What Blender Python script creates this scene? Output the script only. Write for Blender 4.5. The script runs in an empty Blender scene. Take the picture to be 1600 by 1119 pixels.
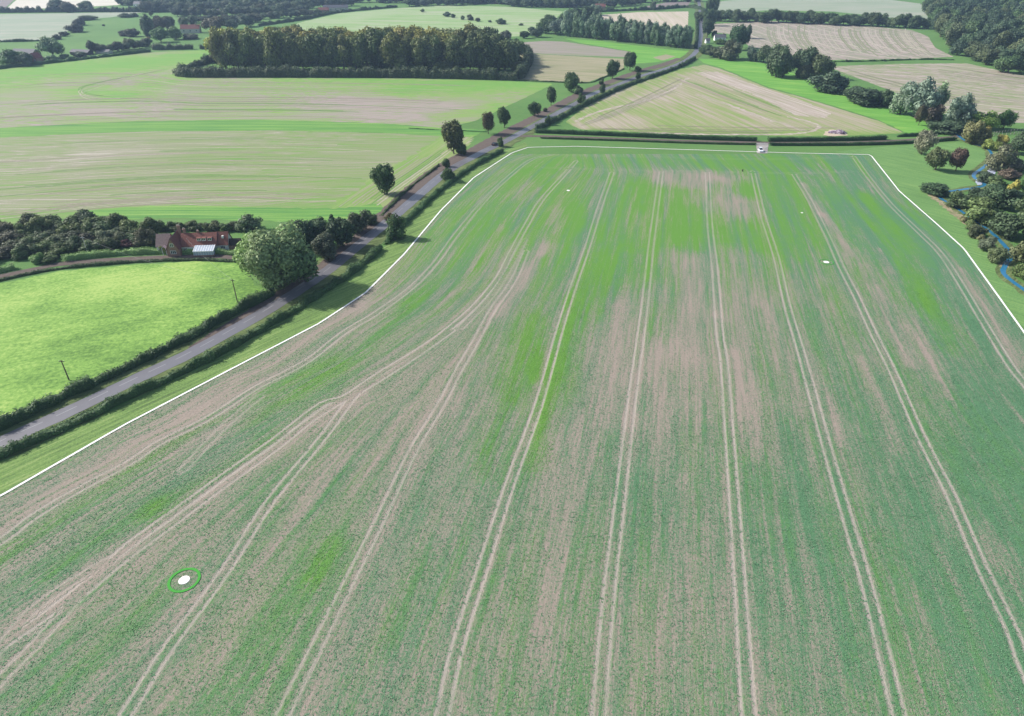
import bpy, bmesh, math, random
import numpy as np
from mathutils import Vector, Matrix
from mathutils.geometry import delaunay_2d_cdt

random.seed(7)
RNG = np.random.default_rng(7)
R = math.radians
SC = bpy.context.scene
COL = SC.collection

# ------------------------------------------------------------------ camera, sky, sun, exposure
CAM_H = 100.0
PITCH = R(31.7)
FPX = 1067.0
cam_d = bpy.data.cameras.new('camera')
cam_d.sensor_width = 36.0
cam_d.lens = 36.0 * FPX / 1600.0
cam_d.clip_start = 0.5
cam_d.clip_end = 20000
cam = bpy.data.objects.new('camera', cam_d)
COL.objects.link(cam)
cam.location = (0, 0, CAM_H)
cam.rotation_euler = (math.pi / 2 - PITCH, 0, 0)
SC.camera = cam

SUN_EL = R(36)
SUN_AZ = R(-72)            # clockwise from +Y (away from the camera): the sun stands to the left and a little beyond
world = bpy.data.worlds.new('World')
SC.world = world
world.use_nodes = True
wn = world.node_tree
sky = wn.nodes.new('ShaderNodeTexSky')
sky.sky_type = 'NISHITA'
sky.sun_disc = False
sky.sun_elevation = SUN_EL
sky.sun_rotation = SUN_AZ
sky.air_density = 1.0
sky.dust_density = 2.0
wn.links.new(sky.outputs[0], wn.nodes['Background'].inputs[0])
wn.nodes['Background'].inputs[1].default_value = 0.12
sun_d = bpy.data.lights.new('sun', 'SUN')
sun_d.energy = 4.5
sun_d.angle = R(1.5)
sun_d.color = (1.0, 0.965, 0.92)
sun = bpy.data.objects.new('sun', sun_d)
COL.objects.link(sun)
sv = Vector((math.sin(SUN_AZ) * math.cos(SUN_EL), math.cos(SUN_AZ) * math.cos(SUN_EL), math.sin(SUN_EL)))
sun.rotation_euler = sv.to_track_quat('Z', 'Y').to_euler()
sun.location = (-200, 100, 300)
SC.view_settings.view_transform = 'Standard'
SC.view_settings.look = 'None'
SC.view_settings.gamma = 1.0
SC.view_settings.exposure = 0.55
SC.view_settings.use_curve_mapping = False

# ------------------------------------------------------------------ helpers
cp, sp = math.cos(PITCH), math.sin(PITCH)


def P(px, py):
    """ground point seen at this place of the 1600 x 1119 photograph"""
    xs = (px - 800.0) / FPX
    ys = (559.5 - py) / FPX
    t = CAM_H / (sp - ys * cp)
    return Vector((xs * t, (cp + ys * sp) * t, 0.0))


def depth(py):
    return CAM_H / (sp - (559.5 - py) / FPX * cp)


def metres(px_len, py):
    return px_len * depth(py) / FPX


def tall(px_len, py):
    g = P(800, py).y
    return px_len * depth(py) / FPX / (g / math.hypot(g, CAM_H)) * 0.98


def Ps(pts):
    return [P(*p) for p in pts]


def smooth(pts, n=6):
    """Catmull-Rom through points"""
    pts = [Vector(p) for p in pts]
    if len(pts) < 3:
        return pts
    out = []
    q = [pts[0] * 2 - pts[1]] + pts + [pts[-1] * 2 - pts[-2]]
    for i in range(1, len(q) - 2):
        a, b, c, d = q[i - 1], q[i], q[i + 1], q[i + 2]
        for k in range(n):
            t = k / n
            out.append(0.5 * ((2 * b) + (c - a) * t + (2 * a - 5 * b + 4 * c - d) * t * t + (3 * b - a - 3 * c + d) * t ** 3))
    out.append(pts[-1])
    return out


def resample(pts, step):
    out = [pts[0].copy()]
    acc = 0.0
    for a, b in zip(pts, pts[1:]):
        L = (b - a).length
        if L < 1e-6:
            continue
        s = step - acc
        while s < L:
            out.append(a + (b - a) * (s / L))
            s += step
        acc = (acc + L) % step
    out.append(pts[-1].copy())
    return out


def tag(o, label=None, cat=None, group=None, kind=None):
    if label:
        o['label'] = label
    if cat:
        o['category'] = cat
    if group:
        o['group'] = group
    if kind:
        o['kind'] = kind
    return o


def link(name, me, mat=None, parent=None):
    o = bpy.data.objects.new(name, me)
    COL.objects.link(o)
    if mat is not None and me is not None and not me.materials:
        me.materials.append(mat)
    if parent is not None:
        o.parent = parent
    return o


def empty(name, loc=(0, 0, 0), rz=0.0, scale=None):
    o = bpy.data.objects.new(name, None)
    o.empty_display_size = 0.5
    COL.objects.link(o)
    o.location = loc
    o.rotation_euler = (0, 0, rz)
    if scale:
        o.scale = scale
    return o


class MB:
    """collects simple shapes into one mesh"""

    def __init__(self):
        self.v, self.f = [], []

    def add(self, vs, fs):
        n = len(self.v)
        self.v += [tuple(v) for v in vs]
        self.f += [tuple(i + n for i in f) for f in fs]
        return self

    def box(self, x0, x1, y0, y1, z0, z1):
        return self.add([(x0, y0, z0), (x1, y0, z0), (x1, y1, z0), (x0, y1, z0), (x0, y0, z1), (x1, y0, z1), (x1, y1, z1), (x0, y1, z1)],
                        [(0, 3, 2, 1), (4, 5, 6, 7), (0, 1, 5, 4), (1, 2, 6, 5), (2, 3, 7, 6), (3, 0, 4, 7)])

    def slab(self, quad, th):
        """a plate with thickness th below an upward quad"""
        a, b, c = [Vector(q) for q in quad[:3]]
        n = (b - a).cross(c - a).normalized() * th
        k = len(quad)
        vs = [Vector(q) for q in quad] + [Vector(q) - n for q in quad]
        fs = [tuple(range(k)), tuple(range(2 * k - 1, k - 1, -1))]
        fs += [(i, i + k, (i + 1) % k + k, (i + 1) % k) for i in range(k)]
        return self.add(vs, fs)

    def tube(self, pts, rad, seg=8, cap=True):
        pts = [Vector(p) for p in pts]
        rings = []
        for i, p in enumerate(pts):
            d = (pts[min(i + 1, len(pts) - 1)] - pts[max(i - 1, 0)]).normalized()
            a = d.cross(Vector((0.13, 0.97, 0.2)))
            if a.length < 0.05:
                a = d.cross(Vector((1, 0, 0)))
            a.normalize()
            b = d.cross(a)
            r = rad[i] if isinstance(rad, (list, tuple)) else rad
            rings.append([p + (a * math.cos(2 * math.pi * k / seg) + b * math.sin(2 * math.pi * k / seg)) * r for k in range(seg)])
        vs = [v for ring in rings for v in ring]
        fs = []
        for i in range(len(pts) - 1):
            for k in range(seg):
                fs.append((i * seg + k, i * seg + (k + 1) % seg, (i + 1) * seg + (k + 1) % seg, (i + 1) * seg + k))
        if cap:
            fs.append(tuple(range(seg - 1, -1, -1)))
            fs.append(tuple((len(pts) - 1) * seg + k for k in range(seg)))
        return self.add(vs, fs)

    def mesh(self, name):
        me = bpy.data.meshes.new(name)
        me.from_pydata(self.v, [], self.f)
        me.update()
        return me

    def build(self, name, mat, parent=None):
        return link(name, self.mesh(name), mat, parent)


def quads_mesh(name, V, mats=None, face_attr=None, smoothn=None):
    """V: (n,4,3) array of free quads"""
    n = len(V)
    me = bpy.data.meshes.new(name)
    me.vertices.add(n * 4)
    me.vertices.foreach_set('co', V.reshape(-1).astype(np.float32))
    me.loops.add(n * 4)
    me.loops.foreach_set('vertex_index', np.arange(n * 4, dtype=np.int32))
    me.polygons.add(n)
    me.polygons.foreach_set('loop_start', np.arange(0, n * 4, 4, dtype=np.int32))
    me.polygons.foreach_set('loop_total', np.full(n, 4, dtype=np.int32))
    if face_attr:
        for k, a in face_attr.items():
            at = me.attributes.new(k, 'FLOAT', 'FACE')
            at.data.foreach_set('value', np.asarray(a, dtype=np.float32))
    me.update()
    me.validate()
    return me


def vnoise(x, y, seed=0):
    """smooth value noise, 0..1"""
    rs = np.random.default_rng(seed)
    T = rs.random((256, 256))
    xi, yi = np.floor(x).astype(int), np.floor(y).astype(int)
    fx, fy = x - xi, y - yi
    fx = fx * fx * (3 - 2 * fx)
    fy = fy * fy * (3 - 2 * fy)
    a = T[xi % 256, yi % 256]
    b = T[(xi + 1) % 256, yi % 256]
    c = T[xi % 256, (yi + 1) % 256]
    d = T[(xi + 1) % 256, (yi + 1) % 256]
    return (a * (1 - fx) + b * fx) * (1 - fy) + (c * (1 - fx) + d * fx) * fy


def in_poly(x, y, poly):
    r = np.zeros(x.shape, bool)
    n = len(poly)
    for i in range(n):
        x0, y0 = poly[i][0], poly[i][1]
        x1, y1 = poly[(i + 1) % n][0], poly[(i + 1) % n][1]
        if y0 == y1:
            continue
        c = ((y0 > y) != (y1 > y)) & (x < (x1 - x0) * (y - y0) / (y1 - y0) + x0)
        r ^= c
    return r


# ------------------------------------------------------------------ materials
class NT:
    def __init__(self, name):
        self.m = bpy.data.materials.new(name)
        self.m.use_nodes = True
        self.t = self.m.node_tree
        self.b = self.t.nodes['Principled BSDF']
        self.b.inputs['Specular IOR Level'].default_value = 0.15
        self.b.inputs['Roughness'].default_value = 0.9

    def n(self, typ, **kw):
        nd = self.t.nodes.new(typ)
        for k, v in kw.items():
            setattr(nd, k, v)
        return nd

    def l(self, a, b):
        self.t.links.new(a, b)

    def val(self, sock, v):
        if hasattr(v, 'is_output') or isinstance(v, bpy.types.NodeSocket):
            self.l(v, sock)
        else:
            sock.default_value = v

    def math(self, op, a, b=0.0, c=None, clamp=False):
        nd = self.n('ShaderNodeMath', operation=op)
        nd.use_clamp = clamp
        self.val(nd.inputs[0], a)
        self.val(nd.inputs[1], b)
        if c is not None:
            self.val(nd.inputs[2], c)
        return nd.outputs[0]

    def mix(self, f, a, b, blend='MIX'):
        nd = self.n('ShaderNodeMix', data_type='RGBA', blend_type=blend)
        self.val(nd.inputs[0], f)
        for s, v in ((nd.inputs[6], a), (nd.inputs[7], b)):
            if isinstance(v, bpy.types.NodeSocket):
                self.l(v, s)
            else:
                s.default_value = (v[0], v[1], v[2], 1)
        return nd.outputs[2]

    def ramp(self, f, stops):
        nd = self.n('ShaderNodeValToRGB')
        cr = nd.color_ramp
        while len(cr.elements) < len(stops):
            cr.elements.new(0.5)
        for e, (p, c) in zip(cr.elements, stops):
            e.position = p
            e.color = (c[0], c[1], c[2], 1) if not isinstance(c, (int, float)) else (c, c, c, 1)
        self.l(f, nd.inputs[0])
        return nd.outputs[0]

    def pos(self):
        return self.n('ShaderNodeNewGeometry').outputs['Position']

    def mapping(self, v, loc=(0, 0, 0), rz=0.0, sc=(1, 1, 1)):
        # rotate first, then scale
        r = self.n('ShaderNodeMapping')
        r.inputs['Rotation'].default_value = (0, 0, rz)
        r.inputs['Location'].default_value = loc
        self.l(v, r.inputs[0])
        s = self.n('ShaderNodeVectorMath', operation='MULTIPLY')
        self.l(r.outputs[0], s.inputs[0])
        s.inputs[1].default_value = sc
        return s.outputs[0]

    def noise(self, v, scale, detail=3, rough=0.55, dist=0.0):
        nd = self.n('ShaderNodeTexNoise')
        self.l(v, nd.inputs['Vector'])
        nd.inputs['Scale'].default_value = scale
        nd.inputs['Detail'].default_value = detail
        nd.inputs['Roughness'].default_value = rough
        nd.inputs['Distortion'].default_value = dist
        return nd.outputs['Fac']

    def attr(self, name):
        nd = self.n('ShaderNodeAttribute')
        nd.attribute_name = name
        return nd.outputs['Fac']

    def bump(self, h, strength=0.5, dist=0.1):
        nd = self.n('ShaderNodeBump')
        nd.inputs['Strength'].default_value = strength
        nd.inputs['Distance'].default_value = dist
        self.l(h, nd.inputs['Height'])
        self.l(nd.outputs[0], self.b.inputs['Normal'])

    def base(self, c):
        self.val(self.b.inputs['Base Color'], c if isinstance(c, bpy.types.NodeSocket) else (c[0], c[1], c[2], 1))


def cool(c):
    """damp the strongest greens"""
    r, g, b = c
    ex = max(0.0, g - max(r, b) * 1.25)
    return (r + 0.015 * (ex > .02), g - 0.24 * ex, b + 0.06 * ex)


def field_mat(name, stops, ang=0.0, across=4.0, along=60.0, patch=60.0, pw=0.5, fine=0.5, fw=0.18, tram=None, bend=0.0, contrast=1.0, seed=0.0):
    """streaky field: streaks run along the direction `ang` (radians from +X)"""
    t = NT(name)
    p = t.pos()
    if bend:
        w = t.n('ShaderNodeTexNoise')
        w.inputs['Scale'].default_value = 0.008
        w.inputs['Detail'].default_value = 0
        t.l(p, w.inputs['Vector'])
        s = t.n('ShaderNodeVectorMath', operation='SCALE')
        t.l(w.outputs['Color'], s.inputs[0])
        s.inputs['Scale'].default_value = bend
        a = t.n('ShaderNodeVectorMath', operation='ADD')
        t.l(p, a.inputs[0])
        t.l(s.outputs[0], a.inputs[1])
        p2 = a.outputs[0]
    else:
        p2 = p
    m = t.mapping(p2, (seed, seed * 0.7, 0), -ang, (1.0 / along, 1.0 / across, 1))
    st = t.noise(m, 1.0, 4, 0.6)
    m2 = t.mapping(p2, (seed * 2, seed, 0), -ang, (1.0 / (along * .35), 1.0 / (across * .3), 1))
    st2 = t.noise(m2, 1.0, 2, 0.6)
    pa = t.noise(p, 1.0 / patch, 3, 0.55)
    fi = t.noise(p, fine, 3, 0.7)
    k = t.math('MULTIPLY', t.math('SUBTRACT', st, 0.5), 2.1 * contrast)
    k = t.math('ADD', k, t.math('MULTIPLY', t.math('SUBTRACT', st2, 0.5), 1.3 * contrast))
    k = t.math('ADD', k, t.math('MULTIPLY', t.math('SUBTRACT', pa, 0.5), pw * 2))
    k = t.math('ADD', k, t.math('MULTIPLY', t.math('SUBTRACT', fi, 0.5), fw * 3))
    k = t.math('ADD', k, t.attr('bias'))
    k = t.math('ADD', k, 0.5, clamp=True)
    c = t.ramp(k, [(p_, cool(c_)) for p_, c_ in stops])
    if tram:
        sp_, wd, tc, amt = tram
        mm = t.mapping(p2, (0, seed, 0), -ang, (1, 1, 1))
        sx = t.n('ShaderNodeSeparateXYZ')
        t.l(mm, sx.inputs[0])
        q = t.math('PINGPONG', sx.outputs[1], sp_ / 2)
        g = t.math('SUBTRACT', 1.0, t.math('DIVIDE', q, wd), clamp=True)
        g = t.math('MULTIPLY', t.math('MULTIPLY', g, 3.0, clamp=True), amt)
        c = t.mix(g, c, tc)
    t.base(c)
    t.bump(fi, 0.5, 0.3)
    return t.m


def simple(name, col, rough=0.8, spec=0.2, nscale=None, amt=0.25, metal=0.0, bump=None):
    t = NT(name)
    t.b.inputs['Roughness'].default_value = rough
    t.b.inputs['Specular IOR Level'].default_value = spec
    t.b.inputs['Metallic'].default_value = metal
    if nscale:
        f = t.noise(t.pos(), nscale, 4, 0.6)
        c = t.mix(f, [x * (1 - amt) for x in col], [min(1, x * (1 + amt)) for x in col])
        t.base(c)
        if bump:
            t.bump(f, 0.6, bump)
    else:
        t.base(col)
    return t.m


def leaf_material():
    t = NT('foliage')
    oi = t.n('ShaderNodeObjectInfo')
    tint = t.attr('tint')
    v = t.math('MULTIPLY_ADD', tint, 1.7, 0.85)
    hs = t.n('ShaderNodeHueSaturation')
    t.l(oi.outputs['Color'], hs.inputs['Color'])
    t.l(t.math('MULTIPLY_ADD', oi.outputs['Random'], 0.03, 0.485), hs.inputs['Hue'])
    t.l(v, hs.inputs['Value'])
    # the odd turning leaf clump
    old = t.ramp(tint, [(0.80, 0.0), (1.0, 1.0)])
    hg = t.mix(1.0, hs.outputs[0], (0.93, 1.13, 0.86), 'MULTIPLY')
    c = t.mix(t.math('MULTIPLY', old, 0.25), hg, (0.22, 0.20, 0.06))
    t.base(c)
    t.b.inputs['Roughness'].default_value = 0.6
    t.b.inputs['Specular IOR Level'].default_value = 0.25
    tr = t.n('ShaderNodeBsdfTranslucent')
    t.l(c, tr.inputs[0])
    mx = t.n('ShaderNodeMixShader')
    mx.inputs[0].default_value = 0.22
    t.l(t.b.outputs[0], mx.inputs[1])
    t.l(tr.outputs[0], mx.inputs[2])
    t.l(mx.outputs[0], t.t.nodes['Material Output'].inputs[0])
    return t.m


LEAF = leaf_material()
BARK = simple('bark', (0.12, 0.10, 0.08), 0.9, 0.1, 2.0, 0.35)

# ------------------------------------------------------------------ ground, fields
gm = NT('rough_grass')
gp = gm.pos()
g1 = gm.noise(gp, 0.012, 4, 0.6)
g2 = gm.noise(gp, 0.25, 4, 0.7)
g3 = gm.noise(gp, 2.2, 2, 0.7)
gc = gm.ramp(g1, [(0.30, (0.085, 0.175, 0.045)), (0.5, (0.10, 0.21, 0.055)), (0.72, (0.14, 0.24, 0.07))])
gc = gm.mix(gm.math('MULTIPLY', gm.ramp(g2, [(0.45, 0.0), (0.75, 1.0)]), 0.45), gc, (0.17, 0.24, 0.07))
gc = gm.mix(gm.math('MULTIPLY', gm.ramp(g3, [(0.4, 1.0), (0.6, 0.0)]), 0.35), gc, (0.05, 0.12, 0.03))
gm.base(gc)
gm.bump(g3, 0.5, 0.15)
GRASS = gm.m

S = 9000
ground = MB().add([(-S, -S, 0), (S, -S, 0), (S, S, 0), (-S, S, 0)], [(0, 1, 2, 3)]).build('ground', GRASS)
tag(ground, kind='structure')


def sheet(name, pts, mat, z, jitter=0.6, blobs=None, res=7.0):
    """flat patch of ground with a slightly uneven edge; blobs shift how bare or green the ground is from place to place"""
    w = [Vector(p) for p in pts]
    w = resample(w + [w[0]], max(2.0, sum((a - b).length for a, b in zip(w, w[1:])) / 160))[:-1]
    vs = []
    for i, p in enumerate(w):
        vs.append((p.x + random.uniform(-jitter, jitter), p.y + random.uniform(-jitter, jitter), z))
    me = bpy.data.meshes.new(name)
    if blobs:
        n0 = len(vs)
        xs = np.array([v[0] for v in vs])
        ys = np.array([v[1] for v in vs])
        ax, ay = np.meshgrid(np.arange(xs.min(), xs.max(), res), np.arange(ys.min(), ys.max(), res))
        ok = in_poly(ax, ay, [(v[0], v[1]) for v in vs])
        pp = [Vector((v[0], v[1])) for v in vs] + [Vector((a, b)) for a, b in zip(ax[ok], ay[ok])]
        ov, oe, of, _, _, _ = delaunay_2d_cdt(pp, [(i, (i + 1) % n0) for i in range(n0)], [], 1, 0.01)
        me.from_pydata([(v.x, v.y, z) for v in ov], [], of)
        X = np.array([v.x for v in ov])
        Y = np.array([v.y for v in ov])
        B = np.zeros(len(X))
        for a, b, wd, amt in blobs:
            A_, B_ = P(*a), P(*b)
            dx, dy = B_.x - A_.x, B_.y - A_.y
            t_ = np.clip(((X - A_.x) * dx + (Y - A_.y) * dy) / (dx * dx + dy * dy + 1e-6), 0, 1)
            d_ = np.hypot(X - A_.x - t_ * dx, Y - A_.y - t_ * dy)
            d_ = d_ * (1 + .7 * (vnoise(X / (wd * 1.5), Y / (wd * .8), 3) - .5))
            B += amt * np.exp(-(d_ / wd) ** 2)
        at = me.attributes.new('bias', 'FLOAT', 'POINT')
        at.data.foreach_set('value', B.astype(np.float32))
    else:
        me.from_pydata(vs, [], [tuple(range(len(vs)))])
    me.update()
    if me.polygons[0].normal.z < 0:
        me.flip_normals()
    return tag(link(name, me, mat), kind='structure')


def strip(name, pts, width, mat, z, jitter=0.0, parent=None, step=3.0, structure=True, th=0.0):
    c = resample(pts, step)
    vs, fs = [], []
    for i, p in enumerate(c):
        d = (c[min(i + 1, len(c) - 1)] - c[max(i - 1, 0)])
        d.z = 0
        d.normalize()
        n = Vector((-d.y, d.x, 0))
        w = width(i / (len(c) - 1)) if callable(width) else width
        a = p + n * (w / 2 + random.uniform(-jitter, jitter))
        b = p - n * (w / 2 + random.uniform(-jitter, jitter))
        vs += [(a.x, a.y, z), (b.x, b.y, z)]
        if i:
            k = 2 * i
            fs.append((k - 2, k - 1, k + 1, k))
    me = bpy.data.meshes.new(name)
    me.from_pydata(vs, [], fs)
    me.update()
    if me.polygons[0].normal.z < 0:
        me.flip_normals()
    o = link(name, me, mat, parent)
    if structure and parent is None:
        tag(o, kind='structure')
    return o


def offset(pts, d):
    out = []
    for i, p in enumerate(pts):
        t_ = pts[min(i + 1, len(pts) - 1)] - pts[max(i - 1, 0)]
        t_.normalize()
        out.append(p + Vector((-t_.y, t_.x, 0)) * d)
    return out


G = (0.10, 0.27, 0.04)      # fresh grass
GY = (0.17, 0.33, 0.06)     # yellowish grass
TAN = (0.30, 0.26, 0.19)
PINK = (0.33, 0.275, 0.235)
OLV = (0.19, 0.24, 0.10)

# bright pasture beside the road, lower left
m = field_mat('pasture_grass', [(0.05, (0.075, 0.21, 0.03)), (0.5, (0.165, 0.36, 0.055)), (0.95, (0.30, 0.45, 0.11))], ang=R(25), across=4, along=14, patch=22, pw=0.55, fine=0.9, fw=0.6, contrast=0.4)
sheet('pasture', Ps([(-160, 470), (0, 443), (100, 423), (200, 415), (300, 409), (384, 410), (400, 445), (425, 458), (370, 489), (300, 524), (230, 556), (150, 594), (100, 614), (0, 660), (-160, 730)]), m, 0.02, blobs=[((0, 470), (230, 430), 14, .25), ((330, 470), (390, 450), 9, -.3), ((60, 480), (90, 475), 6, -.25), ((100, 600), (380, 480), 5, -.2), ((0, 560), (150, 540), 9, -.12), ((250, 470), (300, 440), 8, .2)], res=4)

# the two big striped fields on the left with a grass strip between them
LOW = [(0.0, (0.13, 0.30, 0.055)), (0.3, (0.185, 0.26, 0.095)), (0.55, (0.225, 0.25, 0.135)), (0.8, (0.265, 0.25, 0.175)), (1.0, (0.37, 0.335, 0.27))]
m = field_mat('stubble_field', LOW, ang=R(4), across=1.7, along=130, patch=70, pw=0.3, fine=1.4, fw=0.28, bend=30, contrast=1.1, seed=3)
sheet('stubble_field', Ps([(-140, 218), (0, 214), (200, 206), (420, 204), (600, 208), (712, 214), (690, 236), (640, 268), (560, 318), (540, 328), (400, 326), (250, 324), (130, 338), (0, 352), (-140, 368)]), m, 0.02, blobs=[((0, 345), (560, 330), 14, -.5), ((120, 247), (210, 238), 12, .35), ((0, 240), (200, 225), 16, .12), ((300, 285), (560, 290), 18, -.15), ((560, 230), (690, 215), 14, -.25), ((0, 320), (250, 310), 12, .15), ((330, 240), (500, 225), 20, -.12)])
m = field_mat('headland_stripes', [(0.1, (0.15, 0.31, 0.06)), (0.45, (0.20, 0.30, 0.09)), (0.75, (0.25, 0.27, 0.14)), (1, (0.34, 0.32, 0.23))], ang=math.atan2(P(725, 216).y - P(560, 330).y, P(725, 216).x - P(560, 330).x), across=3.0, along=90, patch=60, pw=0.2, fine=0.8, fw=0.14, seed=11)
sheet('headland', Ps([(500, 334), (600, 268), (690, 214), (745, 211), (715, 240), (650, 288), (606, 322), (575, 336)]), m, 0.03, 2.2, blobs=[((520, 330), (690, 216), 9, -.25)], res=4)
UPP = [(0.0, (0.13, 0.34, 0.05)), (0.25, (0.19, 0.33, 0.07)), (0.45, (0.22, 0.27, 0.12)), (0.62, (0.25, 0.245, 0.17)), (0.9, (0.31, 0.26, 0.225))]
m = field_mat('upper_stubble', UPP, ang=R(1), across=2.4, along=170, patch=90, pw=0.3, fine=1.2, fw=0.26, contrast=1.0, seed=8, bend=30)
sheet('upper_stubble_field', Ps([(-140, 130), (0, 109), (235, 82), (345, 77), (345, 92), (285, 105), (275, 120), (420, 122), (640, 123), (800, 127), (866, 131), (780, 172), (740, 190), (690, 200), (600, 193), (400, 187), (200, 190), (0, 200), (-140, 206)]), m, 0.02, blobs=[((-100, 128), (330, 86), 55, -.55), ((120, 140), (190, 150), 16, -.35), ((190, 150), (300, 115), 16, -.25), ((640, 140), (860, 134), 26, -.5), ((440, 124), (800, 130), 16, -.35), ((520, 160), (700, 168), 26, .4), ((550, 182), (660, 184), 10, .3), ((0, 165), (220, 172), 28, .15), ((700, 180), (790, 170), 16, -.4), ((280, 130), (600, 140), 22, -.12)])
m = field_mat('grass_strip', [(0.2, (0.06, 0.24, 0.04)), (0.5, (0.11, 0.31, 0.045)), (0.85, (0.18, 0.36, 0.07))], ang=R(0), across=2.5, along=120, patch=40, pw=0.2, fine=0.8, fw=0.1, seed=2)
sheet('grass_strip', Ps([(-140, 206), (0, 200), (200, 191), (400, 187), (600, 193), (700, 201), (760, 203), (740, 214), (690, 213), (600, 208), (420, 204), (200, 206), (0, 215), (-140, 222)]), m, 0.045)
strip('grass_margin', smooth(Ps([(130, 338), (250, 331), (400, 334), (520, 336), (600, 326)])), 16, m, 0.04, jitter=0.8)

# beyond the wood, right of it
m = field_mat('bare_field', [(0.1, (0.20, 0.23, 0.12)), (0.5, (0.25, 0.22, 0.18)), (0.9, (0.30, 0.26, 0.22))], ang=R(-20), across=6, along=120, fine=0.4, fw=0.08, pw=0.2)
sheet('bare_field', Ps([(795, 68), (850, 64), (880, 65), (985, 81), (992, 90), (900, 87), (825, 83), (800, 82)]), m, 0.02)
m = field_mat('tan_field', [(0.1, (0.20, 0.22, 0.10)), (0.5, (0.27, 0.25, 0.15)), (0.9, (0.33, 0.29, 0.19))], ang=R(-20), across=6, along=90, fine=0.4, fw=0.12, pw=0.25, seed=4)
sheet('tan_field', Ps([(812, 82), (830, 84), (900, 88), (975, 92), (975, 107), (940, 121), (917, 129), (860, 127), (806, 124)]), m, 0.03)
sheet('stubble_patch', Ps([(1020, 90), (1040, 85), (1056, 88), (1035, 95)]), m, 0.03)

# triangular field right of the road
tri_ang = math.atan2(P(1300, 200).y - P(1080, 120).y, P(1300, 200).x - P(1080, 120).x)
TRI = [(0.12, (0.17, 0.28, 0.07)), (0.4, (0.25, 0.28, 0.12)), (0.6, (0.30, 0.27, 0.18)), (0.9, (0.36, 0.31, 0.24))]
m = field_mat('triangular_stubble', TRI, ang=tri_ang, across=3.2, along=90, patch=60, pw=0.35, fine=0.6, fw=0.14, contrast=1.0, seed=9)
sheet('triangular_field', Ps([(884, 190), (912, 168), (955, 147), (1000, 130), (1065, 108), (1100, 101), (1125, 107), (1200, 138), (1262, 155), (1375, 190), (1412, 208), (1325, 212), (1200, 212), (975, 206), (905, 202)]), m, 0.02, blobs=[((920, 205), (1410, 210), 7, -.5), ((890, 190), (1070, 108), 8, -.35), ((1000, 150), (1100, 125), 20, .15), ((930, 195), (1000, 185), 12, .2), ((1120, 190), (1200, 200), 12, -.15)], res=5)
m = field_mat('pale_stubble', [(0.1, (0.26, 0.27, 0.15)), (0.5, (0.36, 0.30, 0.25)), (0.9, (0.46, 0.40, 0.34))], ang=tri_ang, across=3, along=70, fine=0.8, fw=0.25, pw=0.3, seed=1)
sheet('pale_stubble', Ps([(1085, 113), (1120, 112), (1200, 140), (1262, 160), (1300, 178), (1290, 185), (1240, 180), (1170, 145)]), m, 0.03, 1.2)
strip('pale_stripe', smooth(Ps([(1090, 148), (1140, 165), (1200, 186), (1260, 205)])), 4, m, 0.032, jitter=1.2)
strip('pale_track', smooth(Ps([(900, 190), (925, 178), (960, 168), (1000, 160), (1050, 140), (1075, 122)])), 2.5, m, 0.034, jitter=0.8)
strip('pale_track', smooth(Ps([(1000, 207), (1100, 210), (1220, 210), (1265, 206), (1280, 198), (1262, 190), (1230, 182)])), 2.5, m, 0.036, jitter=0.8)
m = field_mat('fresh_grass_margin', [(0.1, (0.09, 0.30, 0.03)), (0.5, (0.11, 0.36, 0.04)), (0.9, (0.19, 0.40, 0.06))], ang=R(-25), across=6, along=60, fine=0.6, fw=0.12, pw=0.2, seed=6)
sheet('grass_field', Ps([(1092, 92), (1150, 94), (1200, 100), (1280, 130), (1330, 155), (1400, 172), (1470, 200), (1490, 210), (1410, 213), (1412, 206), (1375, 188), (1262, 153), (1200, 136), (1125, 105), (1100, 99)]), m, 0.025)
sheet('grass_field', Ps([(880, 60), (935, 64), (1050, 78), (1078, 80), (1060, 92), (1020, 98), (985, 100), (992, 90), (985, 80), (905, 67)]), m, 0.025)

# tan fields on the right
t_ang = math.atan2(P(1260, 90).y - P(1180, 40).y, P(1260, 90).x - P(1180, 40).x)
m = field_mat('ridged_stubble', [(0.1, (0.20, 0.23, 0.135)), (0.45, (0.265, 0.24, 0.185)), (0.7, (0.32, 0.262, 0.225)), (0.95, (0.38, 0.32, 0.275))], ang=R(98), across=5, along=160, patch=110, pw=0.22, fine=0.3, fw=0.06, bend=55, contrast=1.15, seed=4, tram=(24, 1.6, (0.46, 0.40, 0.32), 0.6))
sheet('ridged_field', Ps([(1108, 38), (1200, 33), (1300, 37), (1425, 47), (1450, 57), (1462, 75), (1490, 89), (1425, 92), (1300, 94), (1225, 86), (1170, 72), (1150, 55), (1112, 50)]), m, 0.02)
m = field_mat('mown_stubble', [(0.1, (0.19, 0.25, 0.10)), (0.45, (0.265, 0.255, 0.165)), (0.7, (0.32, 0.268, 0.225)), (0.95, (0.39, 0.33, 0.285))], ang=R(148), across=5, along=120, patch=80, pw=0.35, fine=0.3, fw=0.08, bend=40, contrast=1.05, seed=7, tram=(24, 1.4, (0.46, 0.40, 0.32), 0.5))
sheet('mown_field', Ps([(1292, 104), (1400, 100), (1510, 99), (1560, 110), (1660, 130), (1660, 196), (1600, 192), (1530, 190), (1480, 180), (1400, 145), (1340, 122)]), m, 0.02)
m = field_mat('pink_stubble', [(0.1, (0.33, 0.34, 0.19)), (0.45, (0.43, 0.37, 0.28)), (0.9, (0.50, 0.43, 0.35))], ang=R(85), across=7, along=200, fine=0.2, fw=0.06, pw=0.15, contrast=0.8)
sheet('pink_field', Ps([(930, 24), (1000, 19), (1076, 18), (1075, 35), (1074, 54), (1050, 54), (960, 50)]), m, 0.02)
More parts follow.
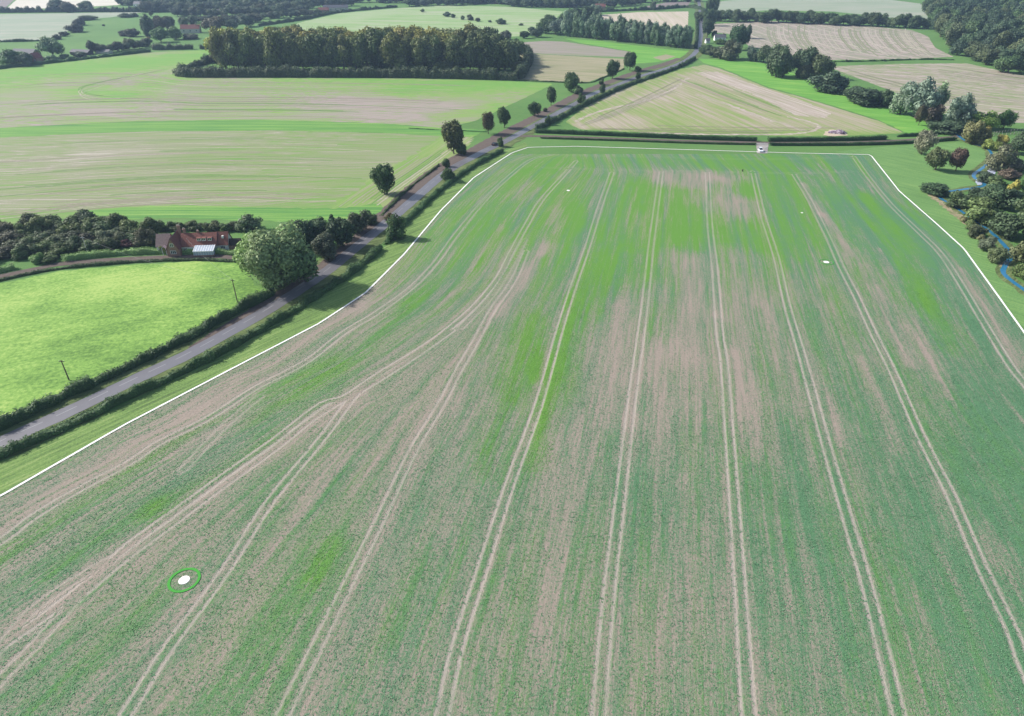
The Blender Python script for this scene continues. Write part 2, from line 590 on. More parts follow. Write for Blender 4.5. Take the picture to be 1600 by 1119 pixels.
m = field_mat('far_meadow', [(0.1, (0.14, 0.32, 0.07)), (0.5, (0.24, 0.36, 0.15)), (0.9, (0.36, 0.36, 0.26))], ang=R(-8), across=10, along=200, fine=0.2, fw=0.05, pw=0.3, contrast=0.8)
sheet('far_meadow', Ps([(455, 44), (465, 36), (530, 21), (620, 13), (700, 8), (800, 11), (880, 18), (870, 28), (840, 44), (820, 56), (760, 60), (690, 62), (560, 60)]), m, 0.02)
m = field_mat('grey_meadow', [(0.1, (0.19, 0.28, 0.16)), (0.5, (0.27, 0.31, 0.22)), (0.9, (0.35, 0.34, 0.28))], ang=R(5), across=10, along=200, fine=0.2, fw=0.05, pw=0.35, contrast=0.7)
sheet('grey_meadow', Ps([(-160, 28), (8, 22), (225, 19), (175, 27), (115, 32), (105, 50), (92, 60), (0, 66), (-160, 78)]), m, 0.02)
sheet('grey_meadow', Ps([(1115, 22), (1118, 3), (1200, -6), (1330, -8), (1440, 6), (1455, 38), (1380, 26), (1300, 18), (1200, 16)]), m, 0.02)
m = field_mat('stubble_far', [(0.1, (0.42, 0.41, 0.31)), (0.5, (0.54, 0.50, 0.41)), (0.9, (0.62, 0.57, 0.48))], ang=R(10), across=10, along=200, fine=0.2, fw=0.05, pw=0.2, contrast=0.5)
sheet('cream_field', Ps([(-10, 14), (12, 12), (30, -4), (120, -6), (200, 0), (185, 8), (90, 13)]), m, 0.02)
m = field_mat('ploughed_far', [(0.1, (0.17, 0.14, 0.13)), (0.9, (0.25, 0.21, 0.19))], ang=R(10), across=10, along=200, fine=0.2, fw=0.05, pw=0.2)
sheet('ploughed_field', Ps([(-160, 20), (-160, -6), (28, -6), (8, 13), (0, 16)]), m, 0.025)
sheet('ploughed_field', Ps([(1000, 12), (1040, 4), (1080, 2), (1075, 9), (1030, 14)]), m, 0.025)

# faint wheel tracks and swaths on the neighbouring fields
TRK_PALE = simple('track_stubble', (0.36, 0.335, 0.25), .95, .05, .6, .25)
TRK_TAN = simple('track_soil', (0.285, 0.25, 0.195), .95, .05, .6, .25)
TRK_GREEN = simple('track_grass', (0.13, 0.24, 0.07), .95, .05, .6, .25)
TRK_STRAW = simple('track_straw', (0.38, 0.335, 0.275), .95, .05, .6, .2)
TRK_OLIVE = simple('track_olive', (0.21, 0.225, 0.135), .95, .05, .6, .2)
TRK_N = [0]


def tracks(curves, mats, width, breaks=0.3):
    for cv_ in curves:
        pts = smooth(Ps(cv_), 6)
        mt = random.choice(mats)
        for off in ((-.95, .95) if random.random() < .5 else (0,)):
            seg = offset(pts, off)
            a = int(len(seg) * random.uniform(0, breaks))
            b = int(len(seg) * random.uniform(1 - breaks, 1))
            if b - a > 3:
                TRK_N[0] += 1
                strip('wheel_track', seg[a:b], random.uniform(*width), mt, 0.05 + 0.0006 * TRK_N[0], jitter=0.12, step=2.0)


def between(A, B, f):
    return [(a[0] + (b[0] - a[0]) * f, a[1] + (b[1] - a[1]) * f) for a, b in zip(A, B)]


TOPC = [(-60, 221), (80, 214), (200, 210), (330, 208), (460, 208), (580, 212), (660, 219)]
BOTC = [(-60, 356), (40, 345), (140, 332), (260, 323), (360, 321), (460, 323), (545, 322)]
tracks([between(TOPC, BOTC, f) for f in np.linspace(.06, .97, 26) + np.array([random.uniform(-.012, .012) for _ in range(26)])], [TRK_PALE, TRK_TAN, TRK_GREEN, TRK_GREEN], (.4, .9), .45)
tracks([[(560 + d, 322 - d * .05), (600 + d, 293 - d * .1), (650 + d, 260 - d * .2), (690 + d, 232 - d * .25)] for d in (-30, -16, -4, 8, 18, 26)], [TRK_PALE, TRK_TAN, TRK_GREEN], (.5, .9), .15)
TOPU = [(-60, 125), (80, 112), (220, 112), (300, 124), (460, 126), (640, 128), (800, 132)]
BOTU = [(-60, 200), (80, 193), (220, 187), (330, 185), (460, 185), (600, 190), (700, 197)]
tracks([between(TOPU, BOTU, f) for f in np.linspace(.06, .95, 17)], [TRK_PALE, TRK_TAN, TRK_GREEN, TRK_TAN], (.5, 1.1), .5)
tracks([[(270, 106), (210, 118), (150, 130 + d), (125, 140 + d), (160, 150 + d), (260, 146 + d)] for d in (0, 4, 8)], [TRK_GREEN, TRK_PALE], (.6, 1.2), .2)
tracks([[(x, 35 + (x - 1130) * .035), (x + 1, 55), (x + 10 + (x - 1130) * .03, 74), (x + 26 + (x - 1130) * .06, 91)] for x in range(1200, 1430, 8)], [TRK_PALE, TRK_STRAW, TRK_OLIVE], (.7, 1.6), .25)
tracks([[(1300 + d * .8, 104), (1345 + d, 118), (1400 + d * 1.2, 132), (1480 + d * 1.3, 152), (1600 + d * 1.3, 172)] for d in range(-20, 240, 15)], [TRK_PALE, TRK_STRAW, TRK_OLIVE], (.6, 1.3), .3)
tracks([[(1085 + d * 1.0, 118 + d * .13), (1140 + d * .9, 140 + d * .12), (1200 + d * .8, 164 + d * .1), (1270 + d * .6, 190 + d * .06)] for d in (-70, -52, -36, -22, -8, 8)], [TRK_PALE, TRK_GREEN, TRK_TAN], (.6, 1.2), .35)
tracks([[(905, 196), (960, 172 + d * .5), (1010, 150 + d * .5), (1075, 118 + d)] for d in (0, 8, 16)], [TRK_PALE, TRK_OLIVE], (.5, .9), .2)
tracks([[(920, 204 - d), (1050, 207 - d), (1200, 210 - d), (1330, 210 - d)] for d in (0, 3, 6, 10)], [TRK_PALE, TRK_TAN, TRK_GREEN], (.5, .9), .3)

# ------------------------------------------------------------------ the main crop field
WHITE = [(-130, 842), (0, 776), (195, 664), (400, 557), (500, 505), (571, 458), (631, 398), (689, 329), (740, 278), (800, 239), (826, 230.5), (900, 229), (1100, 235), (1245, 239.5), (1360, 242), (1405, 299), (1461, 348), (1506, 389), (1563, 468), (1600, 520), (1760, 760)]
TL = {
    'a': [(-120, 915), (0, 846), (50, 809), (125, 764), (200, 724), (250, 691), (325, 654), (400, 606), (480, 564), (537, 520), (590, 488), (643, 449), (680, 411), (710, 370), (748, 323), (781, 289), (826, 252), (860, 242)],
    'b': [(-120, 1100), (0, 1011), (75, 959), (150, 899), (200, 854), (275, 799), (350, 744), (425, 691), (500, 634), (538, 621), (594, 584), (650, 550), (688, 524), (725, 494), (755, 464), (781, 430), (800, 393), (823, 351), (845, 314), (875, 280), (900, 252)],
    'c': [(440, 1119), (490, 1019), (540, 919), (590, 819), (645, 704), (688, 633), (718, 576), (744, 531), (770, 483), (800, 441), (822, 393), (850, 340), (915, 262)],
    'd': [(690, 1119), (715, 1009), (750, 899), (795, 759), (841, 633), (875, 513), (898, 441), (918, 385), (939, 318), (956, 270)],
    'e': [(935, 1119), (950, 939), (965, 809), (980, 684), (989, 610), (998, 545), (1006, 485), (1013, 425), (1019, 370), (1033, 268)],
    'f': [(1169, 1119), (1155, 909), (1145, 759), (1131, 569), (1124, 520), (1116, 415), (1109, 351), (1105, 268)],
    'g': [(1404, 1119), (1355, 919), (1320, 799), (1290, 694), (1262, 590), (1248, 540), (1229, 475), (1212, 400), (1191, 333), (1176, 268)],
    'h': [(1640, 1130), (1600, 1039), (1580, 984), (1530, 879), (1485, 774), (1437, 679), (1394, 580), (1364, 520), (1338, 464), (1315, 419), (1293, 370), (1263, 310), (1240, 272)],
    'i': [(1800, 830), (1680, 690), (1600, 599), (1574, 565), (1533, 498), (1499, 441), (1469, 396), (1432, 359), (1390, 318), (1356, 276), (1334, 245)],
}
EXTRA = [  # side tracks: points, strength
    ([(705, 517), (640, 562), (570, 606), (500, 646), (430, 700), (350, 757), (275, 813), (195, 872), (120, 935)], 0.8),
    ([(820, 375), (795, 420), (765, 466), (720, 512)], 0.5),
    ([(195, 1119), (265, 1009), (325, 929), (370, 864), (425, 779), (500, 689), (550, 622), (575, 600)], 0.9),
    ([(-40, 1110), (0, 1062), (50, 1012), (100, 957), (150, 905)], 0.7),
    ([(285, 735), (340, 676), (380, 640), (405, 620)], 0.45),
    ([(-40, 1050), (0, 1012), (60, 945), (160, 880)], 0.5),
    ([(860, 242), (1000, 245), (1180, 249), (1330, 246)], 0.25),
    ([(850, 262), (960, 266), (1100, 268), (1240, 271), (1330, 268)], 0.30),
]
X0, X1, Y0, Y1, DX = -170.0, 262.0, 34.0, 372.0, 0.62
nx, ny = int((X1 - X0) / DX), int((Y1 - Y0) / DX)
gx = X0 + np.arange(nx) * DX
gy = Y0 + np.arange(ny) * DX
GX, GY_ = np.meshgrid(gx, gy)          # shape (ny,nx)


def poly_np(pts):
    w = smooth(Ps(pts), 5)
    return np.array([(p.x, p.y) for p in w])


def seg_dist(X, Y, pl):
    """signed distance (sign: side of nearest segment), plus unsigned"""
    best = np.full(X.shape, 1e9)
    sign = np.zeros(X.shape)
    for (ax, ay), (bx, by) in zip(pl[:-1], pl[1:]):
        dx, dy = bx - ax, by - ay
        L = dx * dx + dy * dy + 1e-9
        m_ = (X > min(ax, bx) - 30) & (X < max(ax, bx) + 30) & (Y > min(ay, by) - 30) & (Y < max(ay, by) + 30)
        if not m_.any():
            continue
        xs, ys = X[m_], Y[m_]
        t = np.clip(((xs - ax) * dx + (ys - ay) * dy) / L, 0, 1)
        d = np.hypot(xs - ax - t * dx, ys - ay - t * dy)
        b = best[m_]
        s = sign[m_]
        up = d < b
        b[up] = d[up]
        s[up] = np.sign((xs - ax) * dy - (ys - ay) * dx)[up]
        best[m_] = b
        sign[m_] = s
    return best, sign


order = 'abcdefghi'
lines = {k: poly_np(v) for k, v in TL.items()}
xk = []
for k in order:
    l_ = lines[k]
    o_ = np.argsort(l_[:, 1])
    yy, xx = l_[o_, 1], l_[o_, 0]
    s0 = (xx[6] - xx[0]) / max(1e-3, yy[6] - yy[0])
    x_ = np.interp(gy, yy, xx)
    x_ = np.where(gy < yy[0], xx[0] + (gy - yy[0]) * s0, x_)
    xk.append(x_)
xk = np.array(xk)                      # (9, ny)
for i in range(1, 9):
    xk[i] = np.maximum(xk[i], xk[i - 1] + 3.0)
U = np.zeros(GX.shape)
for j in range(ny):
    xs = np.concatenate([[xk[0, j] - 23], xk[:, j], [xk[-1, j] + 23]])
    U[j] = np.interp(gx, xs, np.arange(-1, 10))
    U[j] += np.where(gx < xs[0], (gx - xs[0]) / 23, 0) + np.where(gx > xs[-1], (gx - xs[-1]) / 23, 0)

D = np.full(GX.shape, 1e9)
SG = np.ones(GX.shape)
ST = np.zeros(GX.shape)
for pl, st in [(lines[k], {'a': 0.8, 'b': 1.0, 'c': 0.75, 'd': 0.95, 'e': 0.9, 'f': 1.0, 'g': 0.95, 'h': 0.95, 'i': 0.95}[k]) for k in order] + [(poly_np(p), s) for p, s in EXTRA]:
    if pl is lines['c']:
        pl = poly_np(TL['c'][:-2])
    d_, s_ = seg_dist(GX, GY_, pl)
    up = d_ < D
    D[up] = d_[up]
    SG[up] = s_[up]
    ST[up] = st
SD = np.clip(D * SG, -4, 4)
MASK = np.clip(D, 0, 6)

cov = 0.47 + 0.20 * (vnoise(U * 8.5, GY_ / 60, 1) - .5) + 0.24 * (vnoise(U * 21, GY_ / 26, 2) - .5) + 0.14 * (vnoise(GX / 26, GY_ / 34, 3) - .5) + 0.26 * (vnoise(U * 44, GY_ / 10, 9) - .5)
hue = 0.20 + 0.22 * (vnoise(GX / 22, GY_ / 40, 4) - .5) + 0.2 * (vnoise(U * 9, GY_ / 40, 5) - .5)
# the lower right lies greener, the far end yellower
far = np.clip((GY_ + 30 * (vnoise(U * 5, GY_ / 60, 15) - .5) - 170) / 80, 0, 1)
cov += 0.05 * np.clip((160 - GY_) / 60, 0, 1) + 0.12 * np.clip((U - 4.2) / 2.5, 0, 1) + 0.20 * far - 0.03 * np.clip((2.2 - U) / 2, 0, 1) * (1 - far)
hue += far * (0.23 + 0.85 * (vnoise(U * 11, GY_ / 70, 16) - .5)) - 0.14 * np.clip((U - 6.6) / 1.5, 0, 1)
BLOBS = [  # from, to (places on the ground), half width m, change of cover, change of yellowness
    ((1000, 285), (870, 560), 8, .22, .25), ((945, 400), (850, 650), 6, .2, .3), ((905, 330), (800, 600), 6, .25, .3), ((840, 500), (770, 680), 5, .2, .25), ((985, 290), (900, 520), 6, .12, .2), ((870, 560), (835, 720), 4, .25, .5),
    ((800, 640), (765, 740), 4, .2, .35), ((1050, 300), (1020, 430), 8, .25, .5), ((1075, 300), (1085, 385), 8, .3, .5), ((1148, 290), (1155, 300), 6, .3, .4),
    ((1140, 350), (1170, 385), 9, .3, .45), ((1205, 285), (1240, 390), 11, .3, .5), ((1290, 290), (1335, 360), 6, .2, .35), ((1350, 305), (1490, 550), 4.5, .25, .6),
    ((820, 262), (690, 470), 10, .22, .25), ((880, 290), (830, 400), 8, .25, .3), ((860, 250), (1330, 258), 11, .35, .30), ((640, 480), (500, 600), 8, .22, .22),
    ((520, 570), (400, 640), 6, .22, .3), ((330, 655), (0, 868), 2.6, .35, .45), ((420, 690), (240, 800), 3, .25, .35), ((240, 790), (90, 890), 3, .25, .3),
    ((520, 850), (490, 900), 2.5, .2, .3), ((660, 880), (600, 1010), 3, .18, .2), ((1030, 480), (1020, 520), 3, .2, .35), ((1300, 460), (1330, 520), 4, .15, .3),
    ((1400, 330), (1600, 700), 12, .22, -.1), ((1520, 600), (1600, 760), 9, .2, 0), ((1250, 700), (1330, 1000), 6, .15, -.05), ((1450, 800), (1600, 1100), 9, .18, -.05),
    ((1010, 290), (1010, 300), 6, .2, .4), ((620, 360), (560, 430), 5, -.05, .1),
    # thin, stony places
    ((1085, 275), (1085, 312), 8, -.42, -.2), ((1035, 273), (1035, 280), 9, -.38, -.2), ((1120, 278), (1180, 278), 7, -.36, -.2), ((1165, 318), (1172, 332), 7, -.6, -.4),
    ((1130, 280), (1135, 350), 2.5, -.4, -.2), ((870, 330), (845, 395), 3.5, -.35, -.2), ((850, 385), (780, 490), 3, -.4, -.2), ((880, 310), (860, 350), 3, -.2, -.1),
    ((1255, 288), (1285, 335), 2.4, -.6, -.2), ((1285, 335), (1350, 415), 2.0, -.55, -.2), ((1350, 415), (1420, 570), 1.8, -.4, -.1), ((1375, 390), (1480, 620), 1.5, -.35, -.1),
    ((1000, 397), (1330, 402), 8, -.16, -.15), ((1065, 400), (1062, 640), 7, -.22, -.15), ((1090, 400), (1095, 560), 5, -.2, -.1), ((1140, 390), (1168, 640), 3.5, -.28, -.1), ((1150, 560), (1180, 700), 3, -.25, -.1),
    ((965, 480), (955, 640), 5, -.22, -.15), ((1020, 540), (1012, 720), 5, -.2, -.1), ((1200, 480), (1250, 640), 3, -.25, -.1), ((1260, 560), (1310, 680), 3, -.22, -.1), ((1290, 440), (1300, 480), 4, -.15, 0),
    ((560, 612), (330, 770), 3, -.3, -.1), ((200, 860), (40, 980), 3.5, -.3, -.1), ((650, 385), (560, 480), 4, -.22, -.1), ((560, 480), (300, 645), 4, -.20, -.12), ((300, 645), (0, 815), 4.5, -.18, -.12),
    ((1500, 425), (1600, 570), 2.5, -.35, -.1), ((1440, 360), (1500, 420), 2, -.25, 0), ((1480, 770), (1540, 860), 2.5, -.35, 0), ((700, 620), (600, 820), 5, -.12, -.1), ((560, 640), (470, 800), 4, -.15, -.1),
    ((360, 860), (260, 1000), 6, -.15, -.1), ((880, 700), (850, 1000), 6, -.14, -.1), ((1050, 700), (1060, 1000), 6, -.10, 0), ((1340, 560), (1400, 700), 2, -.25, 0),
]
for (a, b, w, dc, dh) in BLOBS:
    A, B = P(*a), P(*b)
    dx, dy = B.x - A.x, B.y - A.y
    L = dx * dx + dy * dy + 1e-6
    wob = 1 + 0.9 * (vnoise(GX / 7, GY_ / 11, 21) - .5)
    t_ = np.clip(((GX - A.x) * dx + (GY_ - A.y) * dy) / L, 0, 1)
    d_ = np.hypot(GX - A.x - t_ * dx, (GY_ - A.y - t_ * dy) * 0.75) * wob
    g_ = np.exp(-(d_ / w) ** 2)
    g_ = g_ * (0.15 + 0.9 * vnoise(U * 17, GY_ / 22, 31) + 0.5 * vnoise(U * 42, GY_ / 12, 32))
    cov += (0.8 if dc < 0 else 0.7) * dc * g_
    hue += 0.8 * dh * g_
ST *= 1 - 0.42 * far * np.clip(cov * 1.6, 0, 1)
cov = np.clip(cov, 0.02, 1.0)
hue = np.clip(hue, 0, 1)

bound = Ps(WHITE)
wp = [(p.x, p.y) for p in smooth(bound, 1)] + [(X1 + 5, bound[-1].y), (X1 + 5, Y0 - 5), (X0 - 5, Y0 - 5), (X0 - 5, bound[0].y)]
inside = in_poly(GX, GY_, wp)
cell = inside[:-1, :-1] & inside[1:, :-1] & inside[:-1, 1:] & inside[1:, 1:]
jj, ii = np.nonzero(cell)
vid = np.full(GX.shape, -1, np.int64)
used = np.zeros(GX.shape, bool)
for a_, b_ in ((0, 0), (1, 0), (0, 1), (1, 1)):
    used[jj + a_, ii + b_] = True
vid[used] = np.arange(used.sum())
co = np.stack([GX[used], GY_[used], np.full(used.sum(), 0.03) + 0.05 * vnoise(GX[used] / 3.1, GY_[used] / 3.1, 77)], 1)
fc = np.stack([vid[jj, ii], vid[jj, ii + 1], vid[jj + 1, ii + 1], vid[jj + 1, ii]], 1)
me = bpy.data.meshes.new('crop_field')
me.vertices.add(len(co))
me.vertices.foreach_set('co', co.reshape(-1).astype(np.float32))
me.loops.add(len(fc) * 4)
me.loops.foreach_set('vertex_index', fc.reshape(-1).astype(np.int32))
me.polygons.add(len(fc))
me.polygons.foreach_set('loop_start', np.arange(0, len(fc) * 4, 4, dtype=np.int32))
me.polygons.foreach_set('loop_total', np.full(len(fc), 4, dtype=np.int32))
for nm, arr in (('cover', cov), ('yellow', hue), ('track', SD), ('trackmask', MASK), ('trackamt', ST), ('u', U)):
    at = me.attributes.new(nm, 'FLOAT', 'POINT')
    at.data.foreach_set('value', arr[used].astype(np.float32))
me.update()

t = NT('crop_and_soil')
p = t.pos()
cv, hu, tk, tm_, ta, uu = [t.attr(a) for a in ('cover', 'yellow', 'track', 'trackmask', 'trackamt', 'u')]
f1 = t.noise(p, 1.9, 4, 0.72)
f2 = t.noise(p, 5.0, 3, 0.75)
sxy = t.n('ShaderNodeSeparateXYZ')
t.l(p, sxy.inputs[0])
cxy = t.n('ShaderNodeCombineXYZ')
t.l(t.math('MULTIPLY', uu, 70.0), cxy.inputs[0])
t.l(t.math('MULTIPLY', sxy.outputs[1], 0.22), cxy.inputs[1])
rows = t.noise(cxy.outputs[0], 1.0, 2, 0.6)
k = t.math('ADD', cv, t.math('MULTIPLY', t.math('SUBTRACT', f1, 0.5), 1.25))
k = t.math('ADD', k, t.math('MULTIPLY', t.math('SUBTRACT', f2, 0.5), 1.0))
k = t.math('ADD', k, t.math('MULTIPLY', t.math('SUBTRACT', rows, 0.5), 0.60))
cx2 = t.n('ShaderNodeCombineXYZ')
t.l(t.math('MULTIPLY', uu, 27.0), cx2.inputs[0])
t.l(t.math('MULTIPLY', sxy.outputs[1], 0.028), cx2.inputs[1])
rows2 = t.noise(cx2.outputs[0], 1.0, 4, 0.65)
k = t.math('ADD', k, t.math('MULTIPLY', t.math('SUBTRACT', rows2, 0.5), 1.25))
fac = t.ramp(k, [(0.20, 0.0), (0.80, 1.0)])
soil = t.mix(t.noise(p, 1.6, 5, 0.8), (0.160, 0.130, 0.102), (0.375, 0.312, 0.258))
teal = t.mix(f2, (0.052, 0.134, 0.066), (0.112, 0.24, 0.118))
yel = t.mix(f2, (0.066, 0.170, 0.024), (0.135, 0.30, 0.048))
hh = t.math('ADD', hu, t.math('MULTIPLY', t.math('SUBTRACT', t.noise(p, 0.35, 3, 0.6), 0.5), 0.5))
hh = t.math('ADD', hh, t.math('MULTIPLY', t.math('SUBTRACT', rows2, 0.5), 0.8), clamp=True)
crop = t.mix(t.ramp(hh, [(0.12, 0.0), (0.75, 1.0)]), teal, yel)
c = t.mix(fac, soil, crop)
# wheelings: two bare strips either side of each tramline
ab = t.math('ABSOLUTE', tk)
q = t.math('ABSOLUTE', t.math('SUBTRACT', ab, 0.98))
q = t.math('ADD', q, t.math('MULTIPLY', t.math('SUBTRACT', f1, 0.5), 0.55))
rut = t.ramp(q, [(0.12, 0.95), (0.55, 0.0)])
ok = t.math('LESS_THAN', tm_, 3.2)
rut = t.math('MULTIPLY', t.math('MULTIPLY', rut, ok), ta)
along = t.noise(t.mapping(p, (0, 0, 0), 0, (0.12, 0.12, 0.12)), 1.0, 3, 0.6)
rut = t.math('MULTIPLY', rut, t.ramp(along, [(0.25, 0.55), (0.5, 1.0)]))
c = t.mix(rut, c, t.mix(f2, (0.285, 0.243, 0.205), (0.415, 0.365, 0.312)))
t.base(c)
t.b.inputs['Roughness'].default_value = 0.85
hgt = t.math('SUBTRACT', t.math('MULTIPLY', t.math('ADD', f1, f2), t.math('MULTIPLY_ADD', fac, 0.6, 0.5)), t.math('MULTIPLY', rut, 0.8))
t.bump(hgt, 0.6, 0.14)
field = tag(link('crop_field', me, t.m), kind='structure')

# young crop plants standing on the nearer part of the field
prob = np.clip((cov - 0.18) * 1.25, 0, 1)
near = np.clip((235 - GY_) / 120, 0.0, 1.0)
NPL = 260000
sel = RNG.integers(0, len(jj), int(NPL * 4.2))
keep = RNG.random(len(sel)) < (prob[jj[sel], ii[sel]] * near[jj[sel], ii[sel]] * (np.abs(D[jj[sel], ii[sel]] - 0.98) > 0.42))
sel = sel[keep][:NPL]
n = len(sel)
bx_ = GX[jj[sel], ii[sel]] + RNG.random(n) * DX
by_ = GY_[jj[sel], ii[sel]] + RNG.random(n) * DX
vis = (np.abs(bx_) < 0.86 * (by_ * cp + CAM_H * sp) * 0.95) & (by_ > 44)
bx_, by_ = bx_[vis], by_[vis]
sel = sel[vis]
n = len(bx_)
an = RNG.random(n) * 6.283
sz = 0.065 + 0.095 * RNG.random(n)
quads = []
tint = []
yl = hue[jj[sel], ii[sel]]
for kk in range(2):
    a_ = an + kk * 2.6 + RNG.normal(0, .4, n)
    dx_, dy_ = np.cos(a_), np.sin(a_)
    L_ = sz * (1.2 + 0.6 * RNG.random(n))
    W_ = L_ * 0.42
    up = L_ * (0.22 + 0.32 * RNG.random(n))
    z0 = np.full(n, 0.05)
    q0 = np.stack([bx_ - dx_ * L_ * .2, by_ - dy_ * L_ * .2, z0], 1)
    q1 = np.stack([bx_ + dx_ * L_ * .5 - dy_ * W_, by_ + dy_ * L_ * .5 + dx_ * W_, z0 + up * .8], 1)
    q2 = np.stack([bx_ + dx_ * L_, by_ + dy_ * L_, z0 + up], 1)
    q3 = np.stack([bx_ + dx_ * L_ * .5 + dy_ * W_, by_ + dy_ * L_ * .5 - dx_ * W_, z0 + up * .8], 1)
    quads.append(np.stack([q0, q1, q2, q3], 1))
    tint.append(yl)
V = np.concatenate(quads)
me = quads_mesh('crop_plants', V, face_attr={'yellow': np.concatenate(tint), 'tint': RNG.random(len(V))})
t = NT('crop_leaf')
a = t.mix(t.attr('tint'), (0.062, 0.150, 0.074), (0.135, 0.27, 0.14))
b = t.mix(t.attr('tint'), (0.085, 0.20, 0.035), (0.16, 0.33, 0.07))
c = t.mix(t.ramp(t.attr('yellow'), [(0.15, 0.0), (0.75, 1.0)]), a, b)
t.base(c)
t.b.inputs['Roughness'].default_value = 0.7
t.b.inputs['Specular IOR Level'].default_value = 0.12
tag(link('crop_plants', me, t.m), 'low young crop plants scattered over the big field', 'crop', kind='stuff')

# ------------------------------------------------------------------ roads, lanes, stream
t = NT('asphalt')
f = t.noise(t.pos(), 0.35, 4, 0.65)
f2 = t.noise(t.pos(), 6.0, 2, 0.6)
t.base(t.mix(f2, t.mix(f, (0.11, 0.107, 0.118), (0.18, 0.175, 0.19)), (0.12, 0.115, 0.12)))
t.b.inputs['Roughness'].default_value = 0.42
t.b.inputs['Specular IOR Level'].default_value = 0.5
ASPH = t.m
STRIP_BROWN = simple('strip_brown', (0.125, 0.10, 0.085), 0.95, 0.05, 0.6, 0.4, bump=0.1)  # brown of the drawn overlay strips that cover lane and verge
DVERGE = field_mat('verge_grass', [(0.1, (0.05, 0.10, 0.03)), (0.5, (0.09, 0.15, 0.045)), (0.9, (0.16, 0.20, 0.08))], ang=R(40), across=2, along=15, fine=1.5, fw=0.25, pw=0.3, patch=15)
ROADPX = [(-90, 733), (0, 690), (100, 645), (200, 597), (285, 557), (350, 522), (420, 482), (500, 430), (560, 382), (612, 340), (660, 299), (687, 276), (712, 259), (737, 246), (762, 233), (781, 224.5), (800, 214.5), (832, 197), (860, 182), (900, 161), (925, 147), (965, 132), (1000, 119), (1037, 108), (1068, 96), (1084, 84), (1091, 72), (1095, 50), (1094, 24), (1092, 6), (1086, -8)]
road_c = smooth(Ps(ROADPX), 6)
road = strip('road', offset(road_c, -0.5), 5.2, ASPH, 0.10, jitter=0.12)
wp_ = simple('road_paint', (0.30, 0.30, 0.30), 0.6, 0.3, 1.5, 0.15)
mk = MB()
rc = resample(road_c, 1.0)
for i in range(0, len(rc) - 6, 8):
    a, b = rc[i], rc[i + 5]
    d = (b - a).normalized()
    nn = Vector((-d.y, d.x, 0)) * 0.09
    mk.add([(a + nn) + Vector((0, 0, .106)), (a - nn) + Vector((0, 0, .106)), (b - nn) + Vector((0, 0, .106)), (b + nn) + Vector((0, 0, .106))], [(0, 1, 2, 3)])
tag(mk.build('road_marking', wp_, road), 'white dashed centre line of the road')


strip('verge', offset(road_c, 4.6), 5.4, DVERGE, 0.06, jitter=0.7)
strip('verge', offset(road_c, -5.3), 6.0, DVERGE, 0.062, jitter=0.7)
BROWN = [(300, 545), (360, 507), (420, 470), (480, 433), (540, 388), (600, 337), (645, 295), (690, 261), (740, 235), (790, 208), (830, 187), (860, 172), (900, 150), (940, 133), (1000, 111), (1040, 99), (1060, 91)]
strip('brown_overlay', smooth(Ps(BROWN), 5), lambda s: 2.5 + 5.6 * min(1, s * 4) * min(1, (1 - s) * 4 + .3), STRIP_BROWN, 0.075, jitter=0.5)  # drawn overlay strip along the verge, built as a ground sheet
LANE = [(800, 213), (850, 213), (900, 214.5), (1000, 218), (1100, 221), (1182, 223), (1250, 223.5), (1320, 223), (1385, 221), (1440, 217.5), (1490, 214.5), (1510, 211), (1545, 203)]
lane_c = smooth(Ps(LANE), 5)
strip('lane', lane_c, 4.2, STRIP_BROWN, 0.08, jitter=0.25)
LANE2 = [(-120, 455), (0, 432), (50, 422), (100, 412), (200, 405), (300, 401), (345, 401), (390, 405), (450, 414), (500, 418), (525, 415)]
strip('lane', smooth(Ps(LANE2), 5), 3.6, STRIP_BROWN, 0.08, jitter=0.25)
strip('lane', smooth(Ps([(1062, 92), (1045, 100), (1020, 108)]), 4), 3.0, STRIP_BROWN, 0.085, jitter=0.2)

t = NT('stream_water')
f = t.noise(t.pos(), 1.2, 3, 0.6)
t.base(t.mix(f, (0.02, 0.12, 0.23), (0.035, 0.20, 0.34)))  # blue follows the drawn overlay line that marks the stream
t.b.inputs['Roughness'].default_value = 0.22
t.b.inputs['Specular IOR Level'].default_value = 0.5
t.bump(f, 0.25, 0.05)
WATER = t.m
STREAM = [(1680, 520), (1640, 482), (1600, 453), (1568, 428), (1572, 412), (1581, 399), (1566, 380), (1547, 362), (1513, 338), (1490, 322), (1464, 304), (1500, 297), (1539, 290), (1526, 281), (1521, 273), (1534, 264), (1547, 252), (1549, 240), (1542, 232), (1528, 227), (1508, 220), (1497, 212), (1480, 204)]
strip('bank', resample(smooth(Ps(STREAM), 3), 1.5), 5.5, DVERGE, 0.05, jitter=0.6)
strip('stream', resample(smooth(Ps(STREAM), 3), 1.5), 1.6, WATER, 0.09, jitter=0.15)
FOAM = simple('foam_water', (0.42, 0.45, 0.55), 0.3, 0.5, 0.9, 0.6)
sheet('shallow_water', Ps([(1536, 275), (1545, 265), (1556, 259), (1562, 262), (1555, 270), (1544, 278)]), FOAM, 0.095, 0.5)
sheet('shallow_water', Ps([(1523, 284), (1531, 276), (1537, 279), (1533, 289), (1526, 290)]), FOAM, 0.097, 0.4)
# worn ground along the field edge of the stream
TANG = field_mat('dry_grass', [(0.1, (0.12, 0.17, 0.06)), (0.5, (0.25, 0.21, 0.13)), (0.9, (0.40, 0.33, 0.22))], ang=R(-50), across=1.5, along=4, fine=1.2, fw=0.35, pw=0.3, patch=10)
strip('dry_grass_edge', smooth(Ps([(1452, 303), (1480, 325), (1510, 348), (1535, 370), (1552, 392), (1568, 418)]), 4), 3.0, TANG, 0.055, jitter=0.9, step=1.2)
